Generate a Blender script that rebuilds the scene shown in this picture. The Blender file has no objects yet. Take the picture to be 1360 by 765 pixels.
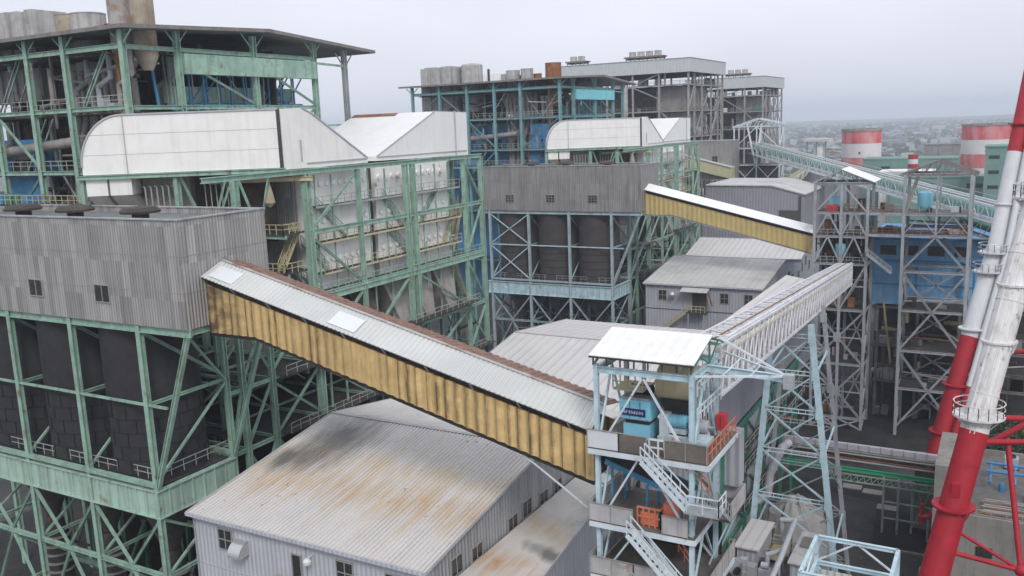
import bpy, math, random
from mathutils import Vector, Matrix
R_ = math.radians
random.seed(7)
SC = bpy.context.scene
COL = SC.collection

# ------------------------------------------------------------------ camera
def make_camera():
    p, r, h = 0.180779709, 0.038084908, -0.514462280
    F = Vector((math.sin(h)*math.cos(p), math.cos(h)*math.cos(p), -math.sin(p)))
    R = Vector((math.cos(h), -math.sin(h), 0.0))
    D = F.cross(R)
    R2 = R*math.cos(r) + D*math.sin(r)
    D2 = -R*math.sin(r) + D*math.cos(r)
    m = Matrix.Identity(4)
    for i, v in enumerate((R2, -D2, -F)):
        for k in range(3):
            m[k][i] = v[k]
    m.translation = Vector((0, 0, 58))
    cd = bpy.data.cameras.new('camera')
    cd.sensor_width = 36.0
    cd.lens = 36.0*1181.47/1360.0
    cd.clip_start = 0.5
    cd.clip_end = 20000
    o = bpy.data.objects.new('camera', cd)
    o.matrix_world = m
    COL.objects.link(o)
    SC.camera = o
make_camera()

# ------------------------------------------------------------------ world, sun, exposure
SUN_EL, SUN_AZ = R_(43), R_(140)          # azimuth clockwise from +Y
w = bpy.data.worlds.new('World'); SC.world = w; w.use_nodes = True
nt = w.node_tree; nt.nodes.clear()
out = nt.nodes.new('ShaderNodeOutputWorld'); bg = nt.nodes.new('ShaderNodeBackground')
sky = nt.nodes.new('ShaderNodeTexSky'); sky.sky_type = 'NISHITA'; sky.sun_disc = False
sky.sun_elevation = SUN_EL; sky.sun_rotation = SUN_AZ; sky.air_density = 1.0; sky.dust_density = 3.0
tc = nt.nodes.new('ShaderNodeTexCoord'); sep = nt.nodes.new('ShaderNodeSeparateXYZ')
nt.links.new(tc.outputs['Generated'], sep.inputs[0])
ramp = nt.nodes.new('ShaderNodeValToRGB')
ramp.color_ramp.elements[0].position = 0.0; ramp.color_ramp.elements[0].color = (7.0, 7.3, 8.1, 1)
ramp.color_ramp.elements[1].position = 0.30; ramp.color_ramp.elements[1].color = (8.9, 9.15, 10.1, 1)
e = ramp.color_ramp.elements.new(0.10); e.color = (8.2, 8.45, 9.4, 1)
nt.links.new(sep.outputs['Z'], ramp.inputs[0])
noi = nt.nodes.new('ShaderNodeTexNoise'); noi.inputs['Scale'].default_value = 2.2; noi.inputs['Detail'].default_value = 4
mp = nt.nodes.new('ShaderNodeMapping'); mp.inputs['Scale'].default_value = (1, 1, 2.5)
nt.links.new(tc.outputs['Generated'], mp.inputs[0]); nt.links.new(mp.outputs[0], noi.inputs['Vector'])
mr = nt.nodes.new('ShaderNodeMapRange'); mr.inputs[1].default_value = 0.3; mr.inputs[2].default_value = 0.7
mr.inputs[3].default_value = 0.92; mr.inputs[4].default_value = 1.07
nt.links.new(noi.outputs[0], mr.inputs[0])
mul = nt.nodes.new('ShaderNodeVectorMath'); mul.operation = 'SCALE'
nt.links.new(ramp.outputs[0], mul.inputs[0]); nt.links.new(mr.outputs[0], mul.inputs['Scale'])
mix = nt.nodes.new('ShaderNodeMix'); mix.data_type = 'RGBA'; mix.inputs[0].default_value = 0.93
nt.links.new(sky.outputs[0], mix.inputs[6]); nt.links.new(mul.outputs[0], mix.inputs[7])
nt.links.new(mix.outputs[2], bg.inputs[0]); bg.inputs[1].default_value = 0.10
nt.links.new(bg.outputs[0], out.inputs[0])

sl = bpy.data.lights.new('sun', 'SUN'); sl.energy = 1.5; sl.angle = R_(16); sl.color = (1.0, 0.965, 0.92)
so = bpy.data.objects.new('sun', sl); COL.objects.link(so)
sd = Vector((math.sin(SUN_AZ)*math.cos(SUN_EL), math.cos(SUN_AZ)*math.cos(SUN_EL), math.sin(SUN_EL)))
so.rotation_euler = sd.to_track_quat('Z', 'Y').to_euler(); so.location = (0, -60, 160)
SC.view_settings.view_transform = 'Standard'; SC.view_settings.look = 'None'
SC.view_settings.exposure = 0.16; SC.view_settings.gamma = 1.0; SC.view_settings.use_curve_mapping = False
SC.cycles.max_bounces = 5; SC.cycles.diffuse_bounces = 3

# ------------------------------------------------------------------ materials
def mat(name, col, rough=0.65, metal=0.0, var=0.12, scale=0.5, streak=0.0, streakcol=(0.06, 0.055, 0.05),
        rust=0.0, rustcol=(0.22, 0.09, 0.035), rustscale=0.6, rib=None, panel=None, dirt=0.0, bump=0.0, spec=0.4, extra=None):
    m = bpy.data.materials.new(name); m.use_nodes = True
    t = m.node_tree; N = t.nodes; L = t.links
    b = N['Principled BSDF']
    b.inputs['Roughness'].default_value = rough; b.inputs['Metallic'].default_value = metal
    b.inputs['Specular IOR Level'].default_value = spec
    tcn = N.new('ShaderNodeTexCoord'); oc = tcn.outputs['Object']
    def noise(sc, det=4, vec=None, scl=None):
        n = N.new('ShaderNodeTexNoise'); n.inputs['Scale'].default_value = sc; n.inputs['Detail'].default_value = det
        n.inputs['Roughness'].default_value = 0.62
        src = vec or oc
        if scl:
            k = N.new('ShaderNodeMapping'); k.inputs['Scale'].default_value = scl; L.new(src, k.inputs[0]); src = k.outputs[0]
        L.new(src, n.inputs['Vector']); return n.outputs[0]
    def rng(v, a, b_, c=0.0, d=1.0):
        k = N.new('ShaderNodeMapRange'); k.inputs[1].default_value = a; k.inputs[2].default_value = b_
        k.inputs[3].default_value = c; k.inputs[4].default_value = d; L.new(v, k.inputs[0]); return k.outputs[0]
    def math_(op, a, b_=None, c=None):
        k = N.new('ShaderNodeMath'); k.operation = op
        for i, x in enumerate((a, b_, c)):
            if x is None: continue
            if isinstance(x, (int, float)): k.inputs[i].default_value = x
            else: L.new(x, k.inputs[i])
        return k.outputs[0]
    def mixc(f, a, c):
        k = N.new('ShaderNodeMix'); k.data_type = 'RGBA'
        if isinstance(f, (int, float)): k.inputs[0].default_value = f
        else: L.new(f, k.inputs[0])
        for i, x in ((6, a), (7, c)):
            if isinstance(x, tuple): k.inputs[i].default_value = (x[0], x[1], x[2], 1)
            else: L.new(x, k.inputs[i])
        return k.outputs[2]
    lo = tuple(c*(1-var) for c in col); hi = tuple(min(1, c*(1+var)) for c in col)
    c = mixc(rng(noise(scale), 0.3, 0.7), lo, hi)
    sepn = N.new('ShaderNodeSeparateXYZ'); L.new(oc, sepn.inputs[0])
    X, Y, Z = sepn.outputs
    u = math_('ADD', X, Y)
    if panel:                                     # sheets of slightly different age, in rows
        pw, ph, amp = panel
        cb = N.new('ShaderNodeCombineXYZ')
        L.new(math_('FLOOR', math_('DIVIDE', u, pw)), cb.inputs[0]); L.new(math_('FLOOR', math_('DIVIDE', Z, ph)), cb.inputs[1])
        wn = N.new('ShaderNodeTexWhiteNoise'); L.new(cb.outputs[0], wn.inputs[0])
        c = mixc(rng(wn.outputs[0], 0, 1, 0, amp), c, tuple(min(1, k*1.75) for k in col))
    if streak:
        s = rng(noise(1.0, 5, scl=(1.6, 1.6, 0.10)), 0.48, 0.72)
        c = mixc(math_('MULTIPLY', s, streak), c, streakcol)
    if dirt:
        s = rng(noise(0.16, 6), 0.45, 0.75)
        c = mixc(math_('MULTIPLY', s, dirt), c, (0.075, 0.07, 0.065))
    if rust:
        s = rng(noise(rustscale, 7), 0.62 - rust*0.18, 0.74 - rust*0.12)
        c = mixc(math_('MULTIPLY', s, 0.85), c, rustcol)
    if extra:
        c = extra(N, L, oc, (X, Y, Z), c, noise, rng, math_, mixc)
    L.new(c, b.inputs['Base Color'])
    if rib:
        ax, pitch, dist = rib
        src = {'u': u, 'x': X, 'y': Y, 'z': Z}[ax]
        sn = math_('SINE', math_('MULTIPLY', src, 2*math.pi/pitch))
        bp = N.new('ShaderNodeBump'); bp.inputs['Distance'].default_value = dist; bp.inputs['Strength'].default_value = 0.8
        L.new(sn, bp.inputs['Height']); L.new(bp.outputs[0], b.inputs['Normal'])
    elif bump:
        bp = N.new('ShaderNodeBump'); bp.inputs['Distance'].default_value = bump; bp.inputs['Strength'].default_value = 0.7
        L.new(noise(3.0, 6), bp.inputs['Height']); L.new(bp.outputs[0], b.inputs['Normal'])
    rn = rng(noise(1.3), 0.3, 0.7, max(0.1, rough-0.12), min(1, rough+0.12)); L.new(rn, b.inputs['Roughness'])
    return m

def coal_stain(cx, cy, r, col=(0.03, 0.03, 0.03), sx=1.0, sy=1.0):
    def f(N, L, oc, xyz, c, noise, rng, math_, mixc):
        dx = math_('MULTIPLY', math_('SUBTRACT', xyz[0], cx), sx); dy = math_('MULTIPLY', math_('SUBTRACT', xyz[1], cy), sy)
        d = math_('SQRT', math_('ADD', math_('MULTIPLY', dx, dx), math_('MULTIPLY', dy, dy)))
        d = math_('ADD', d, math_('MULTIPLY', math_('SUBTRACT', noise(0.5, 6, scl=(2.5, .5, 1)), 0.5), r*1.1))
        return mixc(rng(d, r*0.25, r, 0.72, 0.0), c, col)
    return f
def roof_wear(stains, bands=(), spots=0.0, lines=None):
    """stains: (x,y,r,col,sx,sy) soft patches; bands: (y, halfwidth, colour, strength) rust runs along X; lines: dirt lying in the valleys."""
    def f(N, L, oc, xyz, c, noise, rng, math_, mixc):
        for (yc, hw, bc, st) in bands:
            n = math_('MULTIPLY', math_('SUBTRACT', noise(0.3, 6, scl=(3.0, .5, 1)), 0.5), hw*3.0)
            d = math_('ABSOLUTE', math_('ADD', math_('SUBTRACT', xyz[1], yc), n))
            k = math_('MULTIPLY', rng(d, 0, hw, st, 0), rng(noise(0.35, 7, scl=(6.0, .22, 1)), 0.30, 0.66))
            c = mixc(k, c, bc)
        if lines:
            pitch, amt = lines
            fr = math_('FRACT', math_('DIVIDE', xyz[0], pitch))
            k = math_('MULTIPLY', rng(math_('ABSOLUTE', math_('SUBTRACT', fr, 0.5)), 0.02, 0.17, amt, 0), rng(noise(0.3, 5, scl=(2.0, .3, 1)), 0.3, 0.6, 0.25, 1))
            c = mixc(k, c, (0.13, 0.12, 0.11))
        if spots:
            v = noise(2.3, 3, scl=(1.0, .6, 1))
            k = math_('MULTIPLY', rng(v, 0.665, 0.69), rng(noise(0.12, 3), 0.45, 0.62, 0, spots))
            c = mixc(k, c, (0.03, 0.03, 0.03))
        for st in stains:
            c = coal_stain(*st)(N, L, oc, xyz, c, noise, rng, math_, mixc)
        return c
    return f

GREEN = mat('green_paint', (0.275, 0.425, 0.345), 0.6, var=0.2, scale=0.8, streak=0.4, rust=0.24, rustscale=0.9)
DKGREEN = mat('dark_green_paint', (0.06, 0.22, 0.15), 0.55, var=0.2, streak=0.3, rust=0.15)
TEAL = mat('teal_paint', (0.16, 0.32, 0.33), 0.55, var=0.16, streak=0.35, rust=0.18)
MINTLT = mat('pale_mint_girder', (0.36, 0.50, 0.425), 0.55, var=0.14, streak=0.45, rust=0.12)
PALETEAL = mat('weathered_pale_teal', (0.34, 0.43, 0.45), 0.55, var=0.16, streak=0.35, rust=0.18)
SKYBLUE = mat('pale_blue_paint', (0.45, 0.60, 0.655), 0.5, var=0.14, scale=0.9, streak=0.22, rust=0.16, rustscale=1.4)
PALEBLUE = mat('whitish_blue_paint', (0.60, 0.67, 0.71), 0.5, var=0.14, streak=0.18, rust=0.12, rustscale=1.2)
GREYSTEEL = mat('grey_steel', (0.345, 0.365, 0.385), 0.5, var=0.2, streak=0.35, rust=0.25, rustscale=1.0)
BEIGESTEEL = mat('beige_grey_steel', (0.33, 0.32, 0.305), 0.6, var=0.2, streak=0.3, rust=0.2)
BROWNSTEEL = mat('brownish_steel', (0.20, 0.185, 0.175), 0.6, var=0.25, streak=0.3, rust=0.3)
WHITESTEEL = mat('white_lattice_paint', (0.66, 0.67, 0.70), 0.5, var=0.1, streak=0.2, rust=0.22, rustscale=1.6)
DUCTWHITE = mat('white_duct_cladding', (0.80, 0.79, 0.765), 0.5, var=0.06, scale=0.35, streak=0.30, streakcol=(0.5, 0.48, 0.44), dirt=0.06)
HOODWHITE = mat('white_hood_cladding', (0.77, 0.765, 0.755), 0.5, var=0.05, scale=0.3, streak=0.16, streakcol=(0.5, 0.48, 0.44), dirt=0.04)
CASING = mat('pale_grey_casing', (0.86, 0.855, 0.83), 0.6, var=0.05, scale=0.4, streak=0.2, streakcol=(0.2, 0.19, 0.17), rust=0.05)
SEAM = mat('dark_seam', (0.06, 0.06, 0.06), 0.8)
LTSEAM = mat('grey_seam', (0.42, 0.42, 0.43), 0.7)
CLAD = mat('grey_ribbed_cladding', (0.26, 0.255, 0.25), 0.7, var=0.12, scale=0.35, streak=0.38, panel=(0.85, 3.17, 0.75), rib=('u', 0.34, 0.05))
CLAD2 = mat('dull_grey_cladding', (0.245, 0.238, 0.23), 0.75, var=0.12, scale=0.35, streak=0.5, panel=(1.7, 3.17, 0.25), rib=('u', 0.4, 0.04))
SILO = mat('black_insulation', (0.026, 0.025, 0.027), 0.75, var=0.25, scale=0.5, dirt=0.2)
SILO2 = mat('brown_black_insulation', (0.055, 0.046, 0.045), 0.75, var=0.2, scale=0.5, dirt=0.2)
SILOSEAM = mat('insulation_seam', (0.016, 0.016, 0.017), 0.9)
DARK = mat('soot_and_shade_steel', (0.035, 0.033, 0.031), 0.8, var=0.4, scale=0.7, rust=0.25)  # sooty machinery, and the dark sheets that stand in for interior shade
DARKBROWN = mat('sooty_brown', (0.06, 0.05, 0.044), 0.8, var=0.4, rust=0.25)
GRATING = mat('dark_grating', (0.05, 0.05, 0.047), 0.85, var=0.3, rust=0.2)
DECKGREY = mat('dusty_deck', (0.14, 0.125, 0.11), 0.85, var=0.3, scale=0.8, rust=0.2, dirt=0.5)
PANELGREY = mat('rail_panel', (0.42, 0.41, 0.41), 0.65, var=0.15, streak=0.35, rust=0.25)
PANELWHITE = mat('pale_rail_panel', (0.62, 0.63, 0.66), 0.6, var=0.08, streak=0.15)
def yellow_extra(N, L, oc, xyz, c, noise, rng, math_, mixc):
    q = math_('DIVIDE', xyz[0], 0.87); fr = math_('FRACT', math_('ADD', q, math_('MULTIPLY', math_('SUBTRACT', noise(0.9, 3), 0.5), 0.35)))
    wn = N.new('ShaderNodeTexWhiteNoise'); wn.noise_dimensions = '1D'; L.new(math_('FLOOR', q), wn.inputs['W'])
    edge = rng(math_('ABSOLUTE', math_('SUBTRACT', fr, 0.5)), 0.14, 0.46)          # rusty laps between the sheets, each sheet different
    n = noise(1.0, 8, scl=(5.0, 5.0, 0.7)); n2 = noise(0.5, 5, scl=(1, 1, 1.6))
    k = math_('MULTIPLY', math_('MULTIPLY', edge, rng(n, 0.20, 0.50)), rng(wn.outputs[0], 0, 1, 0.15, 1.0))
    c = mixc(math_('MULTIPLY', rng(n2, 0.35, 0.65), 0.45), c, (0.40, 0.27, 0.11))
    c = mixc(math_('MULTIPLY', k, 1.0), c, (0.06, 0.034, 0.016))
    c = mixc(rng(noise(0.9, 6, scl=(6, 6, .9)), 0.58, 0.72, 0, 0.6), c, (0.20, 0.12, 0.05))
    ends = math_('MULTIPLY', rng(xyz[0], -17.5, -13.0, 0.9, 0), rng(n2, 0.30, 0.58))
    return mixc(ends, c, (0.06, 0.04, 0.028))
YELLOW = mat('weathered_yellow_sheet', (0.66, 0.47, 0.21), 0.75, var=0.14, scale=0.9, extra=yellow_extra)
YELLOW2 = mat('yellow_ribbed_sheet', (0.52, 0.40, 0.17), 0.7, var=0.1, streak=0.3, streakcol=(0.25, 0.17, 0.07))
PALEYELLOW = mat('pale_yellow_sheet', (0.47, 0.45, 0.28), 0.7, var=0.08, rib=('u', 0.8, 0.05))
GALROOF = mat('pale_gallery_roof', (0.56, 0.57, 0.55), 0.55, var=0.06, scale=0.3, rib=('x', 0.42, 0.05), dirt=0.1)
GALROOFW = mat('white_gallery_roof', (0.80, 0.80, 0.82), 0.5, var=0.04, rib=('x', 0.42, 0.03))
SKYLIGHT = mat('skylight_sheet', (0.66, 0.68, 0.70), 0.4, var=0.02)
RUSTY = mat('rusty_brown_sheet', (0.22, 0.13, 0.10), 0.8, var=0.35, scale=1.5, streak=0.3)
RUST = mat('rust_orange', (0.25, 0.105, 0.045), 0.8, var=0.4, scale=0.8)
RUSTYTIN = mat('rusty_galvanised', (0.40, 0.39, 0.37), 0.6, var=0.15, streak=0.4, streakcol=(0.22, 0.11, 0.05), rust=0.55, rustscale=0.35)
RUST2 = mat('tan_rusted_tin', (0.36, 0.31, 0.24), 0.75, var=0.25, streak=0.6, streakcol=(0.26, 0.12, 0.05), rust=0.4, rustscale=0.4)
CONCRETEG = mat('weathered_silencer', (0.40, 0.395, 0.385), 0.85, var=0.2, scale=0.7, streak=0.5)
ROOF1 = mat('stained_metal_roof', (0.56, 0.545, 0.53), 0.6, var=0.07, scale=0.25,
            extra=roof_wear([(4.2, 13.6, 4.6, (0.035, 0.035, 0.037), 0.95, 0.72), (2.0, 9.5, 2.4, (0.05, 0.05, 0.05), .8, .8)],
                            [(8.5, 8.0, (0.54, 0.46, 0.33), 0.75), (6.6, 3.0, (0.47, 0.30, 0.14), 0.75), (10.9, 1.7, (0.48, 0.34, 0.18), 0.6)], 1.0, (0.40, 0.7)))
ROOF2 = mat('plain_grey_roof', (0.55, 0.535, 0.525), 0.65, var=0.05, scale=0.25, dirt=0.08, extra=roof_wear([], (), 0.0, (1.3, 0.3)))
ROOF3 = mat('dusty_grey_roof', (0.50, 0.495, 0.48), 0.7, var=0.08, scale=0.3, dirt=0.35, extra=roof_wear([], (), 0.5, (1.3, 0.2)))
ANNEXROOF = mat('worn_annex_roof', (0.50, 0.48, 0.45), 0.65, var=0.08, scale=0.4,
                extra=roof_wear([(4.3, 11.5, 2.1, (0.012, 0.012, 0.012), .65, 1.7), (6.2, 20.5, 4.2, (0.12, 0.12, 0.125), 1.0, .55), (5.5, 27.5, 0.5, (0.015, 0.015, 0.015), .6, 1), (4.6, 30.5, 0.5, (0.02, 0.02, 0.02), .6, 1)],
                                [(8.0, 3.0, (0.42, 0.22, 0.07), 0.85), (14.5, 3.0, (0.44, 0.27, 0.11), 0.75)], 1.0, None))
WALL1 = mat('lilac_grey_siding', (0.47, 0.48, 0.52), 0.65, var=0.06, scale=0.4, streak=0.15, rib=('u', 0.45, 0.04))
WALL1B = mat('grey_gable_siding', (0.30, 0.305, 0.315), 0.65, var=0.07, scale=0.4, streak=0.35, panel=(0.9, 40, 0.2), rib=('u', 0.45, 0.05))
WALL2 = mat('blue_grey_siding', (0.38, 0.385, 0.42), 0.65, var=0.06, scale=0.4, streak=0.2, rib=('u', 0.6, 0.04))
WALLDK = mat('slate_grey_siding', (0.25, 0.25, 0.285), 0.7, var=0.06, scale=0.3, rib=('u', 0.8, 0.04))
GLASS = mat('dark_window_glass', (0.03, 0.035, 0.035), 0.25, spec=0.6)
FRAME = mat('window_frame', (0.30, 0.29, 0.27), 0.6)
SILVER = mat('galvanised_duct', (0.55, 0.55, 0.56), 0.35, metal=0.6, var=0.1)
PIPEGREY = mat('lagged_pipe', (0.27, 0.255, 0.24), 0.6, var=0.2, streak=0.25, rust=0.2)
LILAC = mat('pale_lilac_duct', (0.46, 0.45, 0.50), 0.5, var=0.1, streak=0.2)
BLUE = mat('boiler_blue', (0.06, 0.26, 0.50), 0.55, var=0.2, streak=0.3, rust=0.1)
BLUE2 = mat('faded_blue_casing', (0.19, 0.43, 0.68), 0.65, var=0.18, scale=0.25, streak=0.4, streakcol=(0.12, 0.12, 0.12), rust=0.2, rustscale=0.25, rustcol=(0.16, 0.13, 0.10))
TURQ = mat('turquoise_box_girder', (0.17, 0.50, 0.55), 0.5, var=0.1, streak=0.2)
LTBLUE = mat('machine_light_blue', (0.25, 0.60, 0.76), 0.45, var=0.1, streak=0.15)
MIDBLUE = mat('conveyor_blue', (0.06, 0.25, 0.42), 0.5, var=0.2, rust=0.15)
NAVY = mat('navy_sign', (0.02, 0.035, 0.14), 0.4, var=0.05)
SIGNWHITE = mat('sign_lettering', (0.75, 0.75, 0.8), 0.5, var=0.02)
PALECREAM = mat('pale_belt_cover', (0.60, 0.57, 0.49), 0.6, var=0.15, streak=0.3)
CREAM = mat('cream_tank_paint', (0.52, 0.44, 0.28), 0.55, var=0.12, streak=0.3)
REDP = mat('red_enamel', (0.55, 0.045, 0.06), 0.45, var=0.12)
ORANGE = mat('orange_rail_paint', (0.60, 0.18, 0.10), 0.5, var=0.15)
YRAIL = mat('yellow_rail_paint', (0.46, 0.42, 0.25), 0.55, var=0.15, rust=0.15)
GREYRAIL = mat('grey_rail', (0.33, 0.35, 0.33), 0.55, var=0.15, rust=0.2)
ROOFDK = mat('dark_metal_roof', (0.16, 0.17, 0.165), 0.7, var=0.2, streak=0.2, dirt=0.3)
FASCIA = mat('pale_fascia', (0.50, 0.52, 0.53), 0.6, var=0.05, rib=('u', 1.2, 0.03), streak=0.12)
STACKRED = mat('stack_red', (0.36, 0.012, 0.025), 0.6, var=0.16, scale=0.7, streak=0.12, streakcol=(0.3, 0.04, 0.04))
STACKWHITE = mat('stack_white', (0.70, 0.69, 0.68), 0.5, var=0.07, scale=0.5, streak=0.42, streakcol=(0.22, 0.19, 0.15), rust=0.10, rustscale=1.2)
STACKGREY = mat('stack_pale_grey', (0.60, 0.61, 0.63), 0.5, var=0.06, streak=0.15, streakcol=(0.3, 0.28, 0.26))
def fadedred(N, L, oc, xyz, c, noise, rng, math_, mixc):
    k = rng(noise(0.22, 5, scl=(1.2, 1.2, 0.25)), 0.36, 0.62, 0, 0.75)
    return mixc(k, c, (0.62, 0.36, 0.37))
FADEDRED = mat('faded_red_bands', (0.55, 0.07, 0.08), 0.7, var=0.1, extra=fadedred)
CHIMWHITE = mat('chimney_white', (0.66, 0.62, 0.63), 0.7, var=0.06, streak=0.1)
MINT = mat('green_building_wall', (0.15, 0.27, 0.235), 0.7, var=0.08, rib=('u', 1.0, 0.02))
CONC = mat('stained_concrete', (0.26, 0.25, 0.23), 0.85, var=0.12, scale=0.4, streak=0.4, dirt=0.35, bump=0.02)
CONCROOF = mat('sooty_flat_roof', (0.17, 0.165, 0.155), 0.9, var=0.25, scale=0.5, dirt=0.6)
TARP = mat('grey_tarpaulin', (0.36, 0.35, 0.34), 0.7, var=0.12, scale=0.6, bump=0.15)
MACHGREY = mat('machine_grey', (0.40, 0.42, 0.45), 0.45, var=0.15, rust=0.12)
LAMPMAT = mat('lamp_housing', (0.6, 0.62, 0.6), 0.4)
BARK = mat('bark', (0.10, 0.075, 0.055), 0.9)
LEAF = mat('leaf', (0.04, 0.075, 0.03), 0.7, var=0.5, scale=0.8)
def ground_extra(N, L, oc, xyz, c, noise, rng, math_, mixc):
    c = mixc(rng(noise(0.9, 6), 0.58, 0.66, 0, 0.7), c, (0.02, 0.02, 0.02)); c = mixc(rng(noise(0.45, 4), 0.60, 0.70, 0, 0.6), c, (0.16, 0.155, 0.145))
    far = rng(xyz[1], 260, 420)
    land = mixc(rng(noise(0.02, 8), 0.4, 0.6), (0.07, 0.085, 0.06), (0.16, 0.15, 0.13))
    # concrete slabs and coal dust in the yard
    k = rng(noise(0.07, 8), 0.44, 0.6)
    c = mixc(math_('MULTIPLY', k, 0.85), c, (0.022, 0.022, 0.023))
    fx = math_('FRACT', math_('DIVIDE', xyz[0], 5.0)); fy = math_('FRACT', math_('DIVIDE', xyz[1], 5.0))
    j = math_('MAXIMUM', rng(fx, 0.02, 0.03, 1, 0), rng(fy, 0.02, 0.03, 1, 0))
    c = mixc(math_('MULTIPLY', j, 0.5), c, (0.03, 0.03, 0.03))
    return mixc(far, c, land)
GROUND = mat('coal_dusted_asphalt', (0.06, 0.057, 0.055), 0.9, var=0.25, scale=0.25, extra=ground_extra)

# ------------------------------------------------------------------ mesh builder
class MB:
    def __init__(s): s.v = []; s.f = []; s.mi = []; s.cur = 0
    def add(s, vs, fs):
        n = len(s.v); s.v.extend(tuple(p) for p in vs)
        for f in fs: s.f.append(tuple(i+n for i in f)); s.mi.append(s.cur)
        return s
    def box(s, x0, y0, z0, x1, y1, z1):
        return s.add([(x0,y0,z0),(x1,y0,z0),(x1,y1,z0),(x0,y1,z0),(x0,y0,z1),(x1,y0,z1),(x1,y1,z1),(x0,y1,z1)],
                     [(0,3,2,1),(4,5,6,7),(0,1,5,4),(1,2,6,5),(2,3,7,6),(3,0,4,7)])
    def beam(s, a, b, w, h=None, kind='box', up=None):
        a = Vector(a); b = Vector(b); h = h or w; d = b-a
        if d.length < 1e-6: return s
        d.normalize()
        u = Vector(up) if up else (Vector((0,0,1)) if abs(d.z) < 0.95 else Vector((0,1,0)))
        x = d.cross(u).normalized(); y = x.cross(d).normalized()
        if kind == 'H':
            t = min(w, h)*0.16; W = w/2; Hh = h/2
            pr = [(-W,-Hh),(W,-Hh),(W,-Hh+t),(t/2,-Hh+t),(t/2,Hh-t),(W,Hh-t),(W,Hh),(-W,Hh),(-W,Hh-t),(-t/2,Hh-t),(-t/2,-Hh+t),(-W,-Hh+t)]
        else:
            pr = [(-w/2,-h/2),(w/2,-h/2),(w/2,h/2),(-w/2,h/2)]
        n = len(pr)
        vs = [a+x*p+y*q for p, q in pr]+[b+x*p+y*q for p, q in pr]
        fs = [(i,(i+1) % n,(i+1) % n+n,i+n) for i in range(n)]+[tuple(range(n))[::-1], tuple(range(n,2*n))]
        return s.add(vs, fs)
    def tube(s, a, b, r, n=10, r2=None, caps=True):
        a = Vector(a); b = Vector(b); d = (b-a)
        if d.length < 1e-6: return s
        d.normalize(); r2 = r if r2 is None else r2
        u = Vector((0,0,1)) if abs(d.z) < 0.95 else Vector((1,0,0))
        x = d.cross(u).normalized(); y = x.cross(d)
        cs = [(math.cos(2*math.pi*i/n), math.sin(2*math.pi*i/n)) for i in range(n)]
        vs = [a+(x*c+y*q)*r for c, q in cs]+[b+(x*c+y*q)*r2 for c, q in cs]
        fs = [(i,(i+1) % n,(i+1) % n+n,i+n) for i in range(n)]
        if caps: fs += [tuple(range(n))[::-1], tuple(range(n,2*n))]
        return s.add(vs, fs)
    def path(s, pts, r, n=8):
        for a, b in zip(pts, pts[1:]): s.tube(a, b, r, n)
        for p in pts[1:-1]: s.ball(p, r*1.02, n)
        return s
    def ball(s, c, r, n=10, zs=1.0):
        m = max(4, n//2); vs = []; fs = []
        for j in range(m+1):
            t = math.pi*j/m
            for i in range(n):
                vs.append((c[0]+r*math.sin(t)*math.cos(2*math.pi*i/n), c[1]+r*math.sin(t)*math.sin(2*math.pi*i/n), c[2]+r*zs*math.cos(t)))
        for j in range(m):
            for i in range(n): fs.append((j*n+i, j*n+(i+1) % n, (j+1)*n+(i+1) % n, (j+1)*n+i))
        return s.add(vs, fs)
    def lathe(s, c, prof, n=24):
        vs = []; fs = []
        for r, z in prof:
            for i in range(n): vs.append((c[0]+r*math.cos(2*math.pi*i/n), c[1]+r*math.sin(2*math.pi*i/n), c[2]+z))
        for j in range(len(prof)-1):
            for i in range(n): fs.append((j*n+i, j*n+(i+1) % n, (j+1)*n+(i+1) % n, (j+1)*n+i))
        fs.append(tuple(range(n))[::-1]); fs.append(tuple(range((len(prof)-1)*n, len(prof)*n)))
        return s.add(vs, fs)
    def prism(s, pts, d):
        n = len(pts); d = Vector(d); vs = [Vector(p) for p in pts]; vs += [p+d for p in vs]
        return s.add(vs, [tuple(range(n)), tuple(range(n,2*n))[::-1]]+[(i,i+n,(i+1) % n+n,(i+1) % n) for i in range(n)])
    def ribsheet(s, p00, p10, p11, p01, pitch, depth, thick=0.06, prof='trap'):
        """a sheet with real ribs: u runs p00->p10 (across the ribs), ribs run p00->p01"""
        p00, p10, p11, p01 = (Vector(p) for p in (p00, p10, p11, p01))
        nn = (p10-p00).cross(p01-p00).normalized(); Lu = (p10-p00).length
        n = max(1, int(round(Lu/pitch)))
        us = []
        if prof == 'trap':
            for i in range(n):
                for t, hh in ((0.0, 0), (0.42, 0), (0.54, 1), (0.88, 1)): us.append(((i+t)/n, hh))
        else:
            for i in range(n):
                for k in range(6): us.append(((i+k/6)/n, 0.5-0.5*math.cos(2*math.pi*k/6)))
        us.append((1.0, 0))
        top = []; bot = []
        for t, hh in us:
            a = p00.lerp(p10, t); b = p01.lerp(p11, t)
            top += [a+nn*depth*hh, b+nn*depth*hh]; bot += [a-nn*thick, b-nn*thick]
        m = len(us); vs = top+bot; fs = []
        for i in range(m-1):
            fs.append((2*i, 2*i+2, 2*i+3, 2*i+1)); o = 2*m
            fs.append((o+2*i, o+2*i+1, o+2*i+3, o+2*i+2))
            fs.append((2*i, o+2*i, o+2*i+2, 2*i+2)); fs.append((2*i+1, 2*i+3, o+2*i+3, o+2*i+1))
        o = 2*m
        fs.append((0, 1, o+1, o)); fs.append((2*m-2, o+2*m-2, o+2*m-1, 2*m-1))
        return s.add(vs, fs)
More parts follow.
